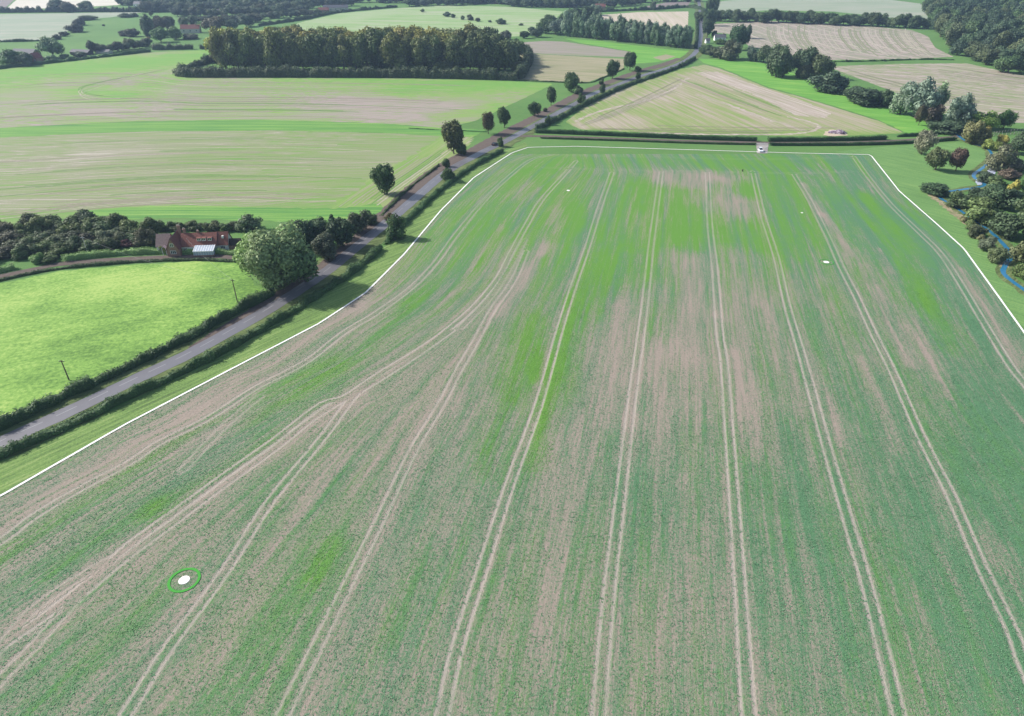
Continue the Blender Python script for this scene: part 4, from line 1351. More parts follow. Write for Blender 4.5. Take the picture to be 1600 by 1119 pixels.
# ------------------------------------------------------------------ trees round the white house and down the right-hand hedge line
SPEC = [
    ('round', 1105, 58, 25, 18, (0.03, 0.05, 0.026), 'dark tree right of the far road, above the white house'),
    ('round', 1108, 40, 22, 18, (0.035, 0.055, 0.028), 'dark tree right of the far road, halfway up the straight'),
    ('round', 1112, 24, 26, 17, (0.035, 0.055, 0.028), 'tall dark tree near the far end of the straight road'),
    ('bush', 1117, 58, 10, 9, DG, 'small dark shrub between the far road and the white house'),
    ('round', 1149, 78, 35, 27, (0.035, 0.058, 0.028), 'large dark tree right of the white house'),
    ('round', 1160, 75, 24, 18, (0.03, 0.048, 0.026), 'dark tree tucked against the right of the large one'),
    ('tall', 1167, 60, 21, 13, (0.04, 0.06, 0.035), 'upright dark tree at the edge of the ridged field'),
    ('bush', 1104, 85, 13, 22, DG, 'dark shrub in front of the white house by the road'),
    ('bush', 1120, 90, 15, 26, (0.06, 0.065, 0.045), 'brown-grey shrub below the white house'),
    ('bush', 1140, 94, 27, 38, (0.075, 0.075, 0.055), 'big grey-brown rounded shrub at the corner of the grass field'),
    ('bush', 1128, 70, 8, 22, MG, 'low green garden shrub before the white house'),
    ('tall', 1172, 95, 24, 14, GRD, 'thin grey-green tree left of the hedge line'),
    ('dome', 1193, 98, 24, 22, (0.08, 0.09, 0.055), 'pale olive tree at the start of the right hedge line'),
    ('dome', 1182, 96, 13, 14, (0.06, 0.07, 0.05), 'small grey shrub-like tree between two hedge line trees'),
    ('dome', 1212, 120, 44, 34, (0.06, 0.075, 0.045), 'tall grey-green tree, first of the group of three'),
    ('dome', 1222, 121, 32, 24, (0.05, 0.058, 0.036), 'dark lower tree in the front of the group of three'),
    ('dome', 1250, 119, 42, 30, (0.045, 0.062, 0.036), 'dark tall tree, middle of the group of three'),
    ('bush', 1258, 124, 22, 24, (0.065, 0.065, 0.045), 'brown-grey shrub below the group of three tall trees'),
    ('dome', 1281, 123, 32, 32, (0.07, 0.075, 0.045), 'round olive tree, last of the group of three'),
    ('bush', 1300, 146, 30, 54, (0.045, 0.058, 0.042), 'wide dark shrub right below the group of three'),
    ('bush', 1335, 152, 16, 30, (0.05, 0.06, 0.042), 'lower dark shrub linking two wide ones'),
    ('bush', 1358, 165, 24, 62, (0.04, 0.053, 0.038), 'widest dark shrub before the silver willows'),
    ('bush', 1385, 168, 26, 22, (0.05, 0.068, 0.04), 'green shrub against the left of the silver willows'),
    ('tall', 1430, 185, 58, 50, (0.15, 0.165, 0.145), 'largest silver-grey willow on the right hedge line'),
    ('tall', 1406, 178, 42, 34, (0.14, 0.155, 0.135), 'silver-grey willow at the left of the largest one'),
    ('tall', 1460, 180, 46, 26, (0.145, 0.165, 0.12), 'paler grey-green willow at the right of the largest one'),
    ('round', 1435, 196, 28, 14, (0.06, 0.045, 0.035), 'small dark red-brown tree in front of the silver willows'),
    ('bush', 1460, 193, 30, 26, (0.075, 0.055, 0.05), 'purplish shrub between the silver willows'),
    ('tall', 1491, 198, 48, 40, (0.14, 0.155, 0.135), 'separate broad silver willow right of the others'),
    ('bush', 1486, 209, 16, 52, (0.05, 0.065, 0.045), 'low grey-green shrub at the foot of the separate willow'),
    ('dome', 1536, 202, 25, 32, (0.13, 0.17, 0.05), 'bright yellow-green tree beside the fence'),
    ('round', 1567, 202, 28, 23, (0.045, 0.075, 0.03), 'dark green rounded tree standing at the fence'),
    ('bush', 1524, 227, 34, 34, (0.12, 0.10, 0.06), 'tan and orange shrub where the lane meets the stream'),
    ('bush', 1538, 224, 24, 22, (0.15, 0.12, 0.045), 'golden shrub beside the tan one at the lane end'),
    ('bush', 1550, 235, 16, 24, (0.14, 0.15, 0.05), 'yellow-green shrub on the right bank of the stream'),
    ('bush', 1569, 226, 14, 16, (0.26, 0.20, 0.07), 'small bright yellow shrub behind the stream'),
    ('dome', 1588, 240, 30, 28, (0.05, 0.065, 0.038), 'dark round tree by the right edge beyond the stream'),
    ('bush', 1566, 268, 36, 40, (0.115, 0.10, 0.08), 'big grey-brown shrub on the right bank of the stream bend'),
    ('bush', 1585, 270, 22, 30, (0.085, 0.07, 0.065), 'purplish grey shrub right of the big grey-brown one'),
    ('round', 1440, 241, 35, 29, (0.15, 0.125, 0.11), 'grey-pink half-bare tree beside the lane hedge'),
    ('round', 1461, 266, 33, 31, (0.085, 0.085, 0.05), 'green and brown young tree on the lawn'),
    ('round', 1493, 267, 32, 24, (0.085, 0.045, 0.045), 'dark red young tree on the lawn'),
    ('bush', 1465, 306, 17, 40, (0.05, 0.07, 0.04), 'isolated dark shrub where the stream turns, below the lawn'),
    ('bush', 1543, 287, 16, 24, (0.05, 0.06, 0.045), 'dark shrub just right of the shallow water'),
    ('bush', 1560, 298, 19, 28, (0.075, 0.09, 0.05), 'olive shrub between the shallow water and the golden tree'),
    ('bush', 1580, 282, 16, 32, (0.10, 0.065, 0.06), 'reddish grey shrub above the golden tree'),
    ('cone', 1582, 309, 33, 24, YEL, 'golden yellow cone-shaped tree by the right edge'),
    ('dome', 1600, 308, 32, 20, (0.06, 0.10, 0.04), 'green tree against the golden one, cut by the right edge'),
    ('bush', 1490, 328, 26, 40, (0.055, 0.07, 0.04), 'dark shrub on the island side of the stream corner'),
    ('bush', 1520, 320, 22, 34, (0.05, 0.066, 0.042), 'dark shrub behind the stream corner, left of the widest one'),
    ('bush', 1553, 328, 32, 56, (0.045, 0.06, 0.04), 'widest dark shrub below the golden tree'),
    ('bush', 1526, 352, 34, 52, (0.095, 0.115, 0.06), 'pale olive shrub in the middle of the streamside thicket'),
    ('bush', 1556, 372, 36, 52, (0.055, 0.07, 0.04), 'dark green shrub below the pale olive one'),
    ('dome', 1594, 376, 48, 48, (0.055, 0.07, 0.042), 'tall dark shrub-like tree at the right edge of the thicket'),
    ('bush', 1600, 345, 36, 40, (0.055, 0.07, 0.042), 'dark shrub at the right edge level with the pale olive one'),
    ('bush', 1545, 392, 20, 28, (0.085, 0.085, 0.075), 'grey half-bare shrub on the field bank of the stream'),
    ('bush', 1528, 372, 18, 28, (0.07, 0.07, 0.05), 'brownish shrub on the field bank, above the grey one'),
    ('bush', 1560, 412, 22, 26, (0.09, 0.095, 0.055), 'olive shrub on the field bank at the stream kink'),
    ('bush', 1594, 412, 32, 44, (0.085, 0.085, 0.05), 'olive brown shrub right of the stream kink'),
    ('bush', 1592, 440, 28, 34, (0.085, 0.10, 0.04), 'yellow-green shrub lowest at the right edge'),
]
for k_, x, y, h_, w_, c_, lb in SPEC:
    if y > 310 and 'field bank' not in lb:
        x += 15
    tree_px(k_, x, y, h_, w_ * (1.22 if k_ == 'dome' else 1.15 if k_ == 'tall' else 1.08), c_, lb, None, jit=0)
for i in range(9):                       # tuft clumps on the stream bank
    s_ = i / 8
    tree_px('bush', 1508 + s_ * 45 + random.uniform(-3, 3), 348 + s_ * 48, 9, 14, random.choice([(0.14, 0.13, 0.07), (0.10, 0.11, 0.06), (0.16, 0.13, 0.08)]), 'low tawny tuft on the field bank of the stream', 'tawny tufts on the bank', 'shrub', 'shrub')

# line of trees above the ridged field
x = 1096
nline = 0
while x < 1460:
    s_ = (x - 1096) / 364
    y = 33 + 13 * s_ ** 1.5
    tree_px('dome', x, y + random.uniform(-1, 1), random.uniform(12, 19), random.uniform(17, 24), random.choice([(0.04, 0.055, 0.03), (0.05, 0.065, 0.035), (0.06, 0.075, 0.04)]), nth(nline) + ' dark tree from the left in the line above the ridged field', 'tree line above the ridged field', 'line_tree', 'tree')
    nline += 1
    x += random.uniform(9, 13)
# wood in the upper right corner
CW = [(1462, 46), (1480, 80), (1500, 92), (1530, 104), (1570, 114), (1625, 126), (1640, 60), (1640, -4), (1470, -4), (1450, 22)]
pl = [(p[0], p[1]) for p in CW]
cand = []
random.seed(21)
for tr in range(4000):
    x, y = random.uniform(1445, 1640), random.uniform(-4, 126)
    if not in_poly(np.array([x]), np.array([y]), pl)[0]:
        continue
    sx_ = 11 + 9 * max(0, y) / 126
    if all(((x - a) / sx_) ** 2 + ((y - b) / (sx_ * .36)) ** 2 > 1 for a, b in cand):
        cand.append((x, y))
cand = cand[:150]
for x, y in cand:
    edge = y > 75 + (x - 1480) * .3
    tree_px('dome', x, y, random.uniform(28, 38) * (.72 + .4 * max(0, y) / 126) * (.7 if edge else 1), random.uniform(26, 36) * (.8 + .3 * max(0, y) / 126), random.choice([(0.045, 0.062, 0.04), (0.055, 0.075, 0.042), (0.04, 0.055, 0.038), (0.07, 0.075, 0.045), (0.06, 0.085, 0.04)]), 'dark broadleaf tree in the wood filling the upper right corner', 'upper right wood', 'wood_tree', 'tree')

# ------------------------------------------------------------------ far trees along the top
random.seed(33)
FARC = [(0.05, 0.065, 0.045), (0.06, 0.075, 0.05), (0.045, 0.055, 0.045), (0.075, 0.085, 0.055), (0.06, 0.06, 0.045)]


def far_row(pts, step, h, w, label, group, kind='dome', name='far_tree'):
    """trees spaced along a line of photograph places"""
    acc = 0.0
    cnt_ = 0
    for (x0, y0), (x1, y1) in zip(pts, pts[1:]):
        L = math.hypot(x1 - x0, (y1 - y0))
        s = acc
        while s < L:
            tree_px(kind, x0 + (x1 - x0) * s / L, y0 + (y1 - y0) * s / L + random.uniform(-.8, .8), random.uniform(*h), random.uniform(*w), random.choice(FARC), nth(cnt_) + ' ' + label, group, name, 'tree')
            cnt_ += 1
            s += step * random.uniform(.75, 1.25)
        acc = s - L


far_row([(190, 8), (420, 4), (640, 4), (880, 6), (1090, 2)], 11, (9, 15), (16, 24), 'hazy tree from the left in the wooded skyline along the top edge', 'trees along the top edge')
far_row([(200, 0), (500, -4), (800, -4), (1090, -5)], 14, (10, 14), (18, 26), 'hazy tree from the left in the farthest row at the top edge', 'farthest trees')
far_row([(230, 19), (300, 18), (420, 16), (560, 9)], 13, (10, 16), (16, 24), 'hazy tree from the left among the far village roofs', 'trees in the far village')
far_row([(640, 10), (760, 6), (930, 12), (1000, 8)], 11, (9, 13), (16, 22), 'hazy tree from the left in the belt behind the pale far meadow', 'belt behind the far meadow')
far_row([(278, 26), (330, 26), (400, 24), (470, 14)], 12, (10, 15), (15, 22), 'hazy tree from the left in front of the far village roofs', 'trees before the far village')
far_row([(145, 84), (190, 79), (235, 73)], 9, (10, 18), (14, 20), 'dark tree from the left behind the clipped hedge at upper left', 'trees behind the clipped hedge')
far_row([(370, 22), (450, 22), (480, 20)], 10, (8, 13), (14, 20), 'dark tree from the left near the corner of the pale far meadow', 'trees near the meadow corner')
far_row([(340, 40), (380, 36), (405, 34)], 9, (8, 13), (14, 20), 'dark tree from the left between the wood and the pale far meadow', 'trees behind the wood')
far_row([(300, 36), (350, 33), (420, 29), (500, 24)], 11, (7, 11), (13, 19), 'hazy tree from the left along the lane behind the wood', 'trees along the lane behind the wood')
far_row([(240, 12), (330, 11), (440, 9), (520, 6)], 9, (9, 14), (14, 20), 'hazy tree from the left behind the far village roofs', 'trees behind the far village')
far_row([(800, 10), (880, 12), (935, 11)], 9, (10, 15), (15, 22), 'dark tree from the left above the belt by the pink field', 'trees above the dark belt')
FAR = [
    ('dome', 92, 18, 17, 26, 'hazy tree rising highest from the hedge behind the grey meadow'),
    ('dome', 108, 19, 14, 22, 'hazy tree beside the highest one in the meadow hedge'),
    ('dome', 138, 18, 14, 26, 'second hump of trees in the meadow hedge'),
    ('bush', 115, 51, 13, 26, 'larger purple-grey shrub between the grey meadow and green paddock'),
    ('bush', 124, 40, 13, 18, 'shrub stacked above the larger purple-grey one'),
    ('bush', 135, 32, 7, 28, 'flat shrub at the top of the paddock hedge'),
    ('bush', 99, 57, 7, 14, 'small dark shrub below the larger purple-grey one'),
    ('bush', 88, 62, 7, 15, 'lowest dark shrub of the paddock hedge'),
    ('dome', 84, 90, 28, 36, 'pale green willow beside the far left roofs'),
    ('dome', 20, 102, 22, 40, 'green tree in front of the far left roofs'),
    ('dome', 44, 103, 18, 24, 'olive tree right beside the red gable'),
    ('bush', 80, 95, 9, 18, 'dark shrub at the foot of the pale green willow'),
    ('bush', 100, 92, 7, 16, 'dark shrub right of the pale green willow'),
    ('bush', 122, 90, 8, 22, 'dark shrub by the sheds behind the clipped hedge'),
    ('bush', 65, 98, 7, 14, 'dark shrub between the red gable and the willow'),
    ('bush', 194, 28, 7, 24, 'dark shrub at the top of the green paddock'),
    ('bush', 208, 27, 6, 14, 'smaller dark shrub at the top of the green paddock'),
    ('cone', 236, 26, 10, 11, 'dark conical tree in front of the far grey strip'),
    ('tall', 232, 58, 32, 22, 'tall grey tree left of the garden house'),
    ('dome', 250, 50, 22, 24, 'reddish grey tree behind the tall grey one'),
    ('dome', 264, 46, 18, 22, 'dark tree behind the garden house'),
    ('dome', 288, 42, 14, 16, 'small dark tree behind the garden house roof'),
    ('cone', 302, 40, 15, 16, 'dark spired tree beside the garden house'),
    ('dome', 335, 50, 22, 34, 'broad brown tree right of the garden house'),
    ('dome', 252, 66, 20, 26, 'green round tree in the garden, nearest the hedge'),
    ('dome', 275, 62, 18, 22, 'second green round tree in the garden'),
    ('bush', 296, 62, 8, 26, 'low green garden shrub before the house'),
    ('bush', 205, 58, 12, 22, 'dark purple shrub in the green paddock'),
    ('bush', 192, 57, 8, 14, 'smaller purple shrub in the green paddock'),
    ('bush', 231, 64, 6, 10, 'orange-brown shrub beside the paddock'),
    ('dome', 385, 42, 16, 24, 'dark tree at the garden corner behind the wood'),
    ('dome', 360, 46, 14, 22, 'dark tree just left of the garden corner'),
    ('bush', 698, 26, 7, 15, 'largest shrub in the dotted row across the far meadow'),
    ('bush', 708, 28, 6, 8, 'shrub touching the largest in the far meadow row'),
    ('bush', 723, 31, 6, 7, 'third shrub of the dotted row in the far meadow'),
    ('bush', 735, 32, 8, 11, 'fourth shrub of the dotted row in the far meadow'),
    ('bush', 747, 34, 6, 10, 'fifth shrub of the dotted row in the far meadow'),
    ('bush', 766, 35, 3, 7, 'smallest shrub of the dotted row in the far meadow'),
    ('bush', 783, 38, 8, 18, 'last and widest shrub of the far meadow row'),
    ('bush', 660, 19, 5, 8, 'lone shrub at the left of the far meadow row'),
    ('dome', 790, 66, 16, 20, 'dark tree behind the right end of the wood'),
    ('dome', 1020, 16, 12, 11, 'lone dark tree above the pink stubble field'),
    ('bush', 814, 40, 3, 8, 'tiny dark shrub on the right of the far meadow'),
    ('bush', 161, 41, 3, 5, 'tiny dark bush alone in the green paddock'),
    ('bush', 1323, 97, 4, 5, 'tiny dark bush on the line between the tan fields'),
    ('bush', 1383, 96, 3, 5, 'second tiny bush on the line between the tan fields'),
]
for k_, x, y, h_, w_, lb in FAR:
    c_ = random.choice(FARC)
    if 'orange' in lb:
        c_ = (0.2, 0.11, 0.04)
    elif 'pale green' in lb:
        c_ = (0.10, 0.13, 0.085)
    elif 'purple' in lb:
        c_ = (0.06, 0.055, 0.055)
    elif 'green round' in lb or 'green tree' in lb:
        c_ = (0.075, 0.11, 0.05)
    elif 'brown' in lb or 'reddish' in lb:
        c_ = (0.075, 0.06, 0.045)
    tree_px(k_, x, y, h_, w_, c_, lb, None, jit=0)

# ------------------------------------------------------------------ thicket and garden round the house on the left
random.seed(12)
tree_px('big', 436, 447, 84, 94, (0.165, 0.19, 0.12), 'large pale green willow between the house and the road')
NEARS = [
    ('dome', 478, 440, 52, 70, (0.075, 0.10, 0.05), 'lower right side of the large willow, shade put into its colour'),  # big willow's right side, its shade put into darker leaf colour
    ('dome', 404, 436, 62, 62, (0.135, 0.175, 0.08), 'lower left side of the large willow, sunlight put into its colour'),  # big willow's left side, its sunlight put into paler leaf colour
    ('dome', 482, 386, 38, 52, (0.03, 0.045, 0.026), 'dark evergreen shrub-tree behind the large willow'),
    ('dome', 512, 404, 36, 42, (0.055, 0.055, 0.048), 'grey-brown shrub-tree between the large willow and the road'),
    ('cone', 522, 372, 42, 30, (0.03, 0.05, 0.028), 'dark pointed evergreen in the roadside thicket'),
    ('dome', 536, 384, 40, 46, (0.035, 0.05, 0.03), 'dark tree right of the pointed evergreen'),
    ('dome', 560, 362, 30, 38, (0.06, 0.062, 0.04), 'brownish tree at the end of the roadside thicket'),
    ('bush', 578, 352, 16, 24, (0.055, 0.065, 0.035), 'last small shrub of the roadside thicket'),
    ('bush', 497, 372, 26, 40, (0.04, 0.055, 0.03), 'dark shrub at the back of the roadside thicket'),
    ('bush', 388, 362, 22, 40, (0.085, 0.10, 0.07), 'grey-green shrub behind the right end of the house'),
    ('bush', 196, 388, 13, 22, (0.09, 0.03, 0.035), 'dark red shrub in the garden left of the house'),
    ('bush', 258, 396, 14, 16, (0.12, 0.115, 0.04), 'golden brown shrub at the left corner of the house'),
    ('bush', 283, 396, 15, 22, (0.06, 0.085, 0.03), 'green shrub in front of the gabled wing'),
    ('bush', 294, 393, 13, 14, (0.17, 0.16, 0.04), 'yellow shrub before the red roof'),
    ('bush', 56, 413, 14, 22, (0.13, 0.17, 0.07), 'pale rounded shrub on the lane at the left'),
    ('bush', 76, 412, 10, 20, (0.06, 0.075, 0.035), 'dark shrub beside the pale rounded one on the lane'),
]
for k_, x, y, h_, w_, c_, lb in NEARS:
    tree_px(k_, x, y, h_, w_, c_, lb, None, jit=0)
THK = [(-30, 412), (-30, 370), (30, 366), (60, 360), (130, 358), (240, 366), (246, 384), (180, 392), (120, 400), (60, 404)]
cand = []
for tr in range(3000):
    x, y = random.uniform(-30, 246), random.uniform(355, 412)
    if in_poly(np.array([x]), np.array([y]), THK)[0] and all(((x - a) / 20) ** 2 + ((y - b) / 8) ** 2 > 1 for a, b in cand):
        cand.append((x, y))
for x, y in cand:
    top = y < 372
    tree_px('dome' if top else 'bush', x, y, random.uniform(21, 30) if top else random.uniform(15, 23), random.uniform(30, 42), random.choice([(0.05, 0.066, 0.03), (0.06, 0.075, 0.032), (0.058, 0.06, 0.036), (0.085, 0.095, 0.042), (0.045, 0.056, 0.03), (0.065, 0.056, 0.04)]), 'dark broadleaf shrub in the thicket left of the house', 'thicket left of the house', 'thicket_shrub', 'shrub')
for q_, x in enumerate(range(252, 372, 14)):
    tree_px('bush', x + random.uniform(-3, 3), 362 + random.uniform(-1, 1), random.uniform(10, 14), random.uniform(19, 24), random.choice([(0.05, 0.07, 0.03), (0.055, 0.06, 0.032)]), nth(q_) + ' dark shrub from the left in the row behind the house', 'shrubs behind the house', 'garden_shrub', 'shrub')
# ------------------------------------------------------------------ house on the left
TILE = simple('clay_roof_tiles', (0.20, 0.085, 0.068), 0.85, 0.15, 2.2, 0.5, bump=0.06)
TILEG = simple('weathered_roof_tiles', (0.22, 0.165, 0.155), 0.85, 0.15, 2.0, 0.4, bump=0.06)
BRICK = simple('brick_wall', (0.30, 0.18, 0.14), 0.9, 0.1, 3.0, 0.3)
WPT = simple('white_paint', (0.72, 0.72, 0.70), 0.5, 0.3)
RENDER_ = simple('cream_render', (0.50, 0.46, 0.40), 0.85, 0.1, 1.5, 0.12)
t = NT('window_glass')
t.base((0.03, 0.035, 0.04))
t.b.inputs['Roughness'].default_value = 0.08
t.b.inputs['Specular IOR Level'].default_value = 0.8
GLASS = t.m
t = NT('conservatory_glass')
t.base((0.42, 0.48, 0.54))
t.b.inputs['Roughness'].default_value = 0.12
t.b.inputs['Specular IOR Level'].default_value = 0.8
CGLASS = t.m
SLATE = simple('slate_roof', (0.10, 0.10, 0.11), 0.7, 0.3, 2.0, 0.3)
SHED = simple('dark_timber', (0.06, 0.05, 0.045), 0.85, 0.1, 2.0, 0.3)


def block(root, x0, x1, y0, y1, eave, ridge, axis, wall, roof, over=0.3, wname='wall', rname='roof'):
    """gabled block: walls with gables and a roof of two thick slopes"""
    mb = MB()
    if axis == 'x':
        ym = (y0 + y1) / 2
        vs = [(x0, y0, 0), (x1, y0, 0), (x1, y1, 0), (x0, y1, 0), (x0, y0, eave), (x1, y0, eave), (x1, y1, eave), (x0, y1, eave), (x0, ym, ridge - .12), (x1, ym, ridge - .12)]
        fs = [(0, 1, 5, 4), (2, 3, 7, 6), (1, 2, 6, 9, 5), (3, 0, 4, 8, 7), (4, 5, 9, 8), (6, 7, 8, 9)]
        sl = (ridge - eave) / (ym - y0)
        a, b = x0 - over, x1 + over
        e0, e1 = y0 - over, y1 + over
        ze = eave - sl * over
        q1 = [(a, e0, ze), (b, e0, ze), (b, ym, ridge), (a, ym, ridge)]
        q2 = [(b, e1, ze), (a, e1, ze), (a, ym, ridge), (b, ym, ridge)]
    else:
        xm = (x0 + x1) / 2
        vs = [(x0, y0, 0), (x1, y0, 0), (x1, y1, 0), (x0, y1, 0), (x0, y0, eave), (x1, y0, eave), (x1, y1, eave), (x0, y1, eave), (xm, y0, ridge - .12), (xm, y1, ridge - .12)]
        fs = [(0, 1, 5, 8, 4), (2, 3, 7, 9, 6), (1, 2, 6, 5), (3, 0, 4, 7), (4, 8, 9, 7), (5, 6, 9, 8)]
        sl = (ridge - eave) / (xm - x0)
        a, b = y0 - over, y1 + over
        e0, e1 = x0 - over, x1 + over
        ze = eave - sl * over
        q1 = [(e0, b, ze), (e0, a, ze), (xm, a, ridge), (xm, b, ridge)]
        q2 = [(e1, a, ze), (e1, b, ze), (xm, b, ridge), (xm, a, ridge)]
    mb.add(vs, fs)
    w_ = mb.build(wname, wall, root)
    rb = MB()
    up = Vector((0, 0, .14))
    rb.slab([Vector(v) + up for v in q1], .12)
    rb.slab([Vector(v) + up for v in q2], .12)
    r_ = rb.build(rname, roof, root)
    return w_, r_


def window(root, x, y, z, w, h, frame=WPT, glass=GLASS, panes=2):
    """window in a wall that faces -y"""
    mb = MB()
    f_ = 0.12
    mb.box(x - w / 2, x + w / 2, y - .09, y - .003, z, z + f_).box(x - w / 2, x + w / 2, y - .09, y - .003, z + h - f_, z + h)
    for i in range(panes + 1):
        cx = x - w / 2 + f_ / 2 + (w - f_) * i / panes
        mb.box(cx - f_ / 2, cx + f_ / 2, y - .09, y - .003, z + f_, z + h - f_)
    fr = mb.build('window', frame, root)
    MB().box(x - w / 2 + f_, x + w / 2 - f_, y - .05, y - .02, z + f_, z + h - f_).build('pane', glass, fr)
    return fr


def chimney(parent, x, y, z0, z1, s=.45, pots=2):
    c = MB().box(x - s, x + s, y - s * .7, y + s * .7, z0, z1).box(x - s - .08, x + s + .08, y - s * .7 - .08, y + s * .7 + .08, z1, z1 + .18).build('chimney', BRICK, parent)
    for i in range(pots):
        px_ = x + (i - (pots - 1) / 2) * .45
        MB().tube([(px_, y, z1 + .18), (px_, y, z1 + .65)], [.15, .12], 8).build('chimney_pot', RENDER_, c)
    return c


HWHITE = simple('painted_wall', (0.62, 0.60, 0.56), .85, .1, 1.5, .1)
hp = P(304, 396)
house = empty('house', (hp.x, hp.y, 0.03), R(5))
tag(house, 'long red-roofed house with a white glazed conservatory beside the lane', 'house')
w_, r_ = block(house, -4.2, 8.2, 0, 7.5, 2.8, 6.5, 'x', HWHITE, TILE)
chimney(r_, -3.2, 4.0, 5.9, 7.9)
chimney(r_, 1.6, 4.0, 6.1, 7.1, .35, 1)
w2, r2 = block(house, -8.6, -4.21, -2.4, 6.5, 2.9, 6.9, 'y', BRICK, TILE)
MB().slab([(-6.4, -2.75, 7.12), (-6.25, -2.75, 6.98), (-6.25, 6.8, 6.98), (-6.4, 6.8, 7.12)], .1).build('ridge', TILEG, r2)
chimney(r2, -5.4, 5.2, 5.0, 8.8, .5, 3)
w3, r3 = block(house, -13.2, -8.61, .8, 7.0, 2.9, 6.4, 'x', HWHITE, TILEG)
w4, r4 = block(house, 8.21, 12.2, 1.0, 7.0, 2.7, 6.5, 'x', HWHITE, TILE)
w5, r5 = block(house, 12.21, 16.2, 2.0, 5.5, 2.0, 3.8, 'x', BRICK, SHED, rname='outbuilding_roof', wname='outbuilding_wall')
window(w2, -6.4, -2.4, 3.7, 1.3, 1.3)
window(w2, -6.4, -2.4, 1.0, 2.0, 1.3, panes=3)
window(w3, -11.6, .8, 1.0, 1.2, 1.3)
window(w3, -9.8, .8, 1.0, 1.2, 1.3)
window(w4, 10.3, 1.0, 1.0, 1.7, 1.3, panes=3)
window(w_, -2.8, 0, 1.0, 1.5, 1.3, panes=3)
MB().box(-1.6, -.6, -.06, -.003, 0.05, 2.15).build('door', WPT, w_)
# white porch on the left wing
pc = MB().slab([(-11.0, -.9, 2.6), (-10.2, -.9, 3.4), (-10.2, .75, 3.4), (-11.0, .75, 2.6)], .1).slab([(-10.2, -.9, 3.4), (-9.4, -.9, 2.6), (-9.4, .75, 2.6), (-10.2, .75, 3.4)], .1)
pc.box(-10.95, -10.8, -.85, -.7, 0, 2.6).box(-9.6, -9.45, -.85, -.7, 0, 2.6)
pc.build('porch', WPT, house)
# dormer windows in the main roof
for dx_ in (2.2, 4.0, 6.1):
    sl = (6.5 - 2.8) / 3.75
    y_ = 1.55
    z_ = 2.8 + sl * y_
    w6 = MB().box(dx_ - .7, dx_ + .7, y_ - .25, y_ + 1.2, z_ - .2, z_ + .95).build('dormer', WPT, r_)
    MB().box(dx_ - .82, dx_ + .82, y_ - .38, y_ + 1.3, z_ + .953, z_ + 1.05).build('dormer_roof', TILE, r_)
    MB().box(dx_ - .55, dx_ - .06, y_ - .29, y_ - .253, z_ + .1, z_ + .85).box(dx_ + .06, dx_ + .55, y_ - .29, y_ - .253, z_ + .1, z_ + .85).build('pane', GLASS, w6)
MB().box(10.2, 10.9, 2.3, 3.0, 4.6, 5.5).build('roof_light', WPT, r4)
# conservatory
con = empty('conservatory', (0, 0, 0))
con.parent = house
cx0, cx1, cy0, cy1 = 1.0, 8.1, -3.6, -.02
MB().box(cx0, cx1, cy0, cy0 + .12, 0, .6).box(cx0, cx0 + .12, cy0 + .121, cy1, 0, .6).box(cx1 - .12, cx1, cy0 + .121, cy1, 0, .6).build('plinth', BRICK, con)
NB = 8
for i in range(NB):
    a = cx0 + (cx1 - cx0) * i / NB
    b = cx0 + (cx1 - cx0) * (i + 1) / NB
    MB().slab([(a + .05, cy0, 2.2), (b - .05, cy0, 2.2), (b - .05, cy1, 3.1), (a + .05, cy1, 3.1)], .03).build('roof_pane', CGLASS, con)
    MB().box(a + .06, b - .06, cy0 + .02, cy0 + .05, .64, 2.1).build('wall_pane', CGLASS, con)
for i in range(NB + 1):
    a = cx0 + (cx1 - cx0) * i / NB
    MB().slab([(a - .1, cy0 - .08, 2.22), (a + .1, cy0 - .08, 2.22), (a + .1, cy1, 3.16), (a - .1, cy1, 3.16)], .09).build('glazing_bar', WPT, con)
    MB().box(a - .05, a + .05, cy0 - .01, cy0 + .09, .601, 2.12).build('mullion', WPT, con)
MB().box(cx0 - .1, cx1 + .1, cy0 - .12, cy0 - .012, 2.0, 2.16).build('gutter', WPT, con)
for sx_ in (cx0, cx1):
    MB().add([(sx_, cy0 + .1, .62), (sx_, cy1, .62), (sx_, cy1, 3.0), (sx_, cy0 + .1, 2.12)], [(0, 1, 2, 3)]).build('side_pane', CGLASS, con)


def cottage(px, py, wpx, hm, depth_m, rz, wall, roof, label, name='house', nwin=3, chim=True, ridge_axis='x'):
    p = P(px, py)
    w = metres(wpx, py)
    root = empty(name, (p.x, p.y, 0.02), rz)
    e = hm * .55
    wl_, rf_ = block(root, -w / 2, w / 2, 0, depth_m, e, hm, ridge_axis, wall, roof, .35)
    for i in range(nwin):
        x = -w / 2 + w * (i + .5) / nwin
        window(wl_, x, 0, e * .35, min(1.6, w / nwin * .6), e * .4)
    if chim:
        chimney(rf_, w * .3 if ridge_axis == 'x' else 0, depth_m / 2, hm - .4, hm + 1.1, .5, 1)
    return tag(root, label, 'house' if name == 'house' else 'shed')


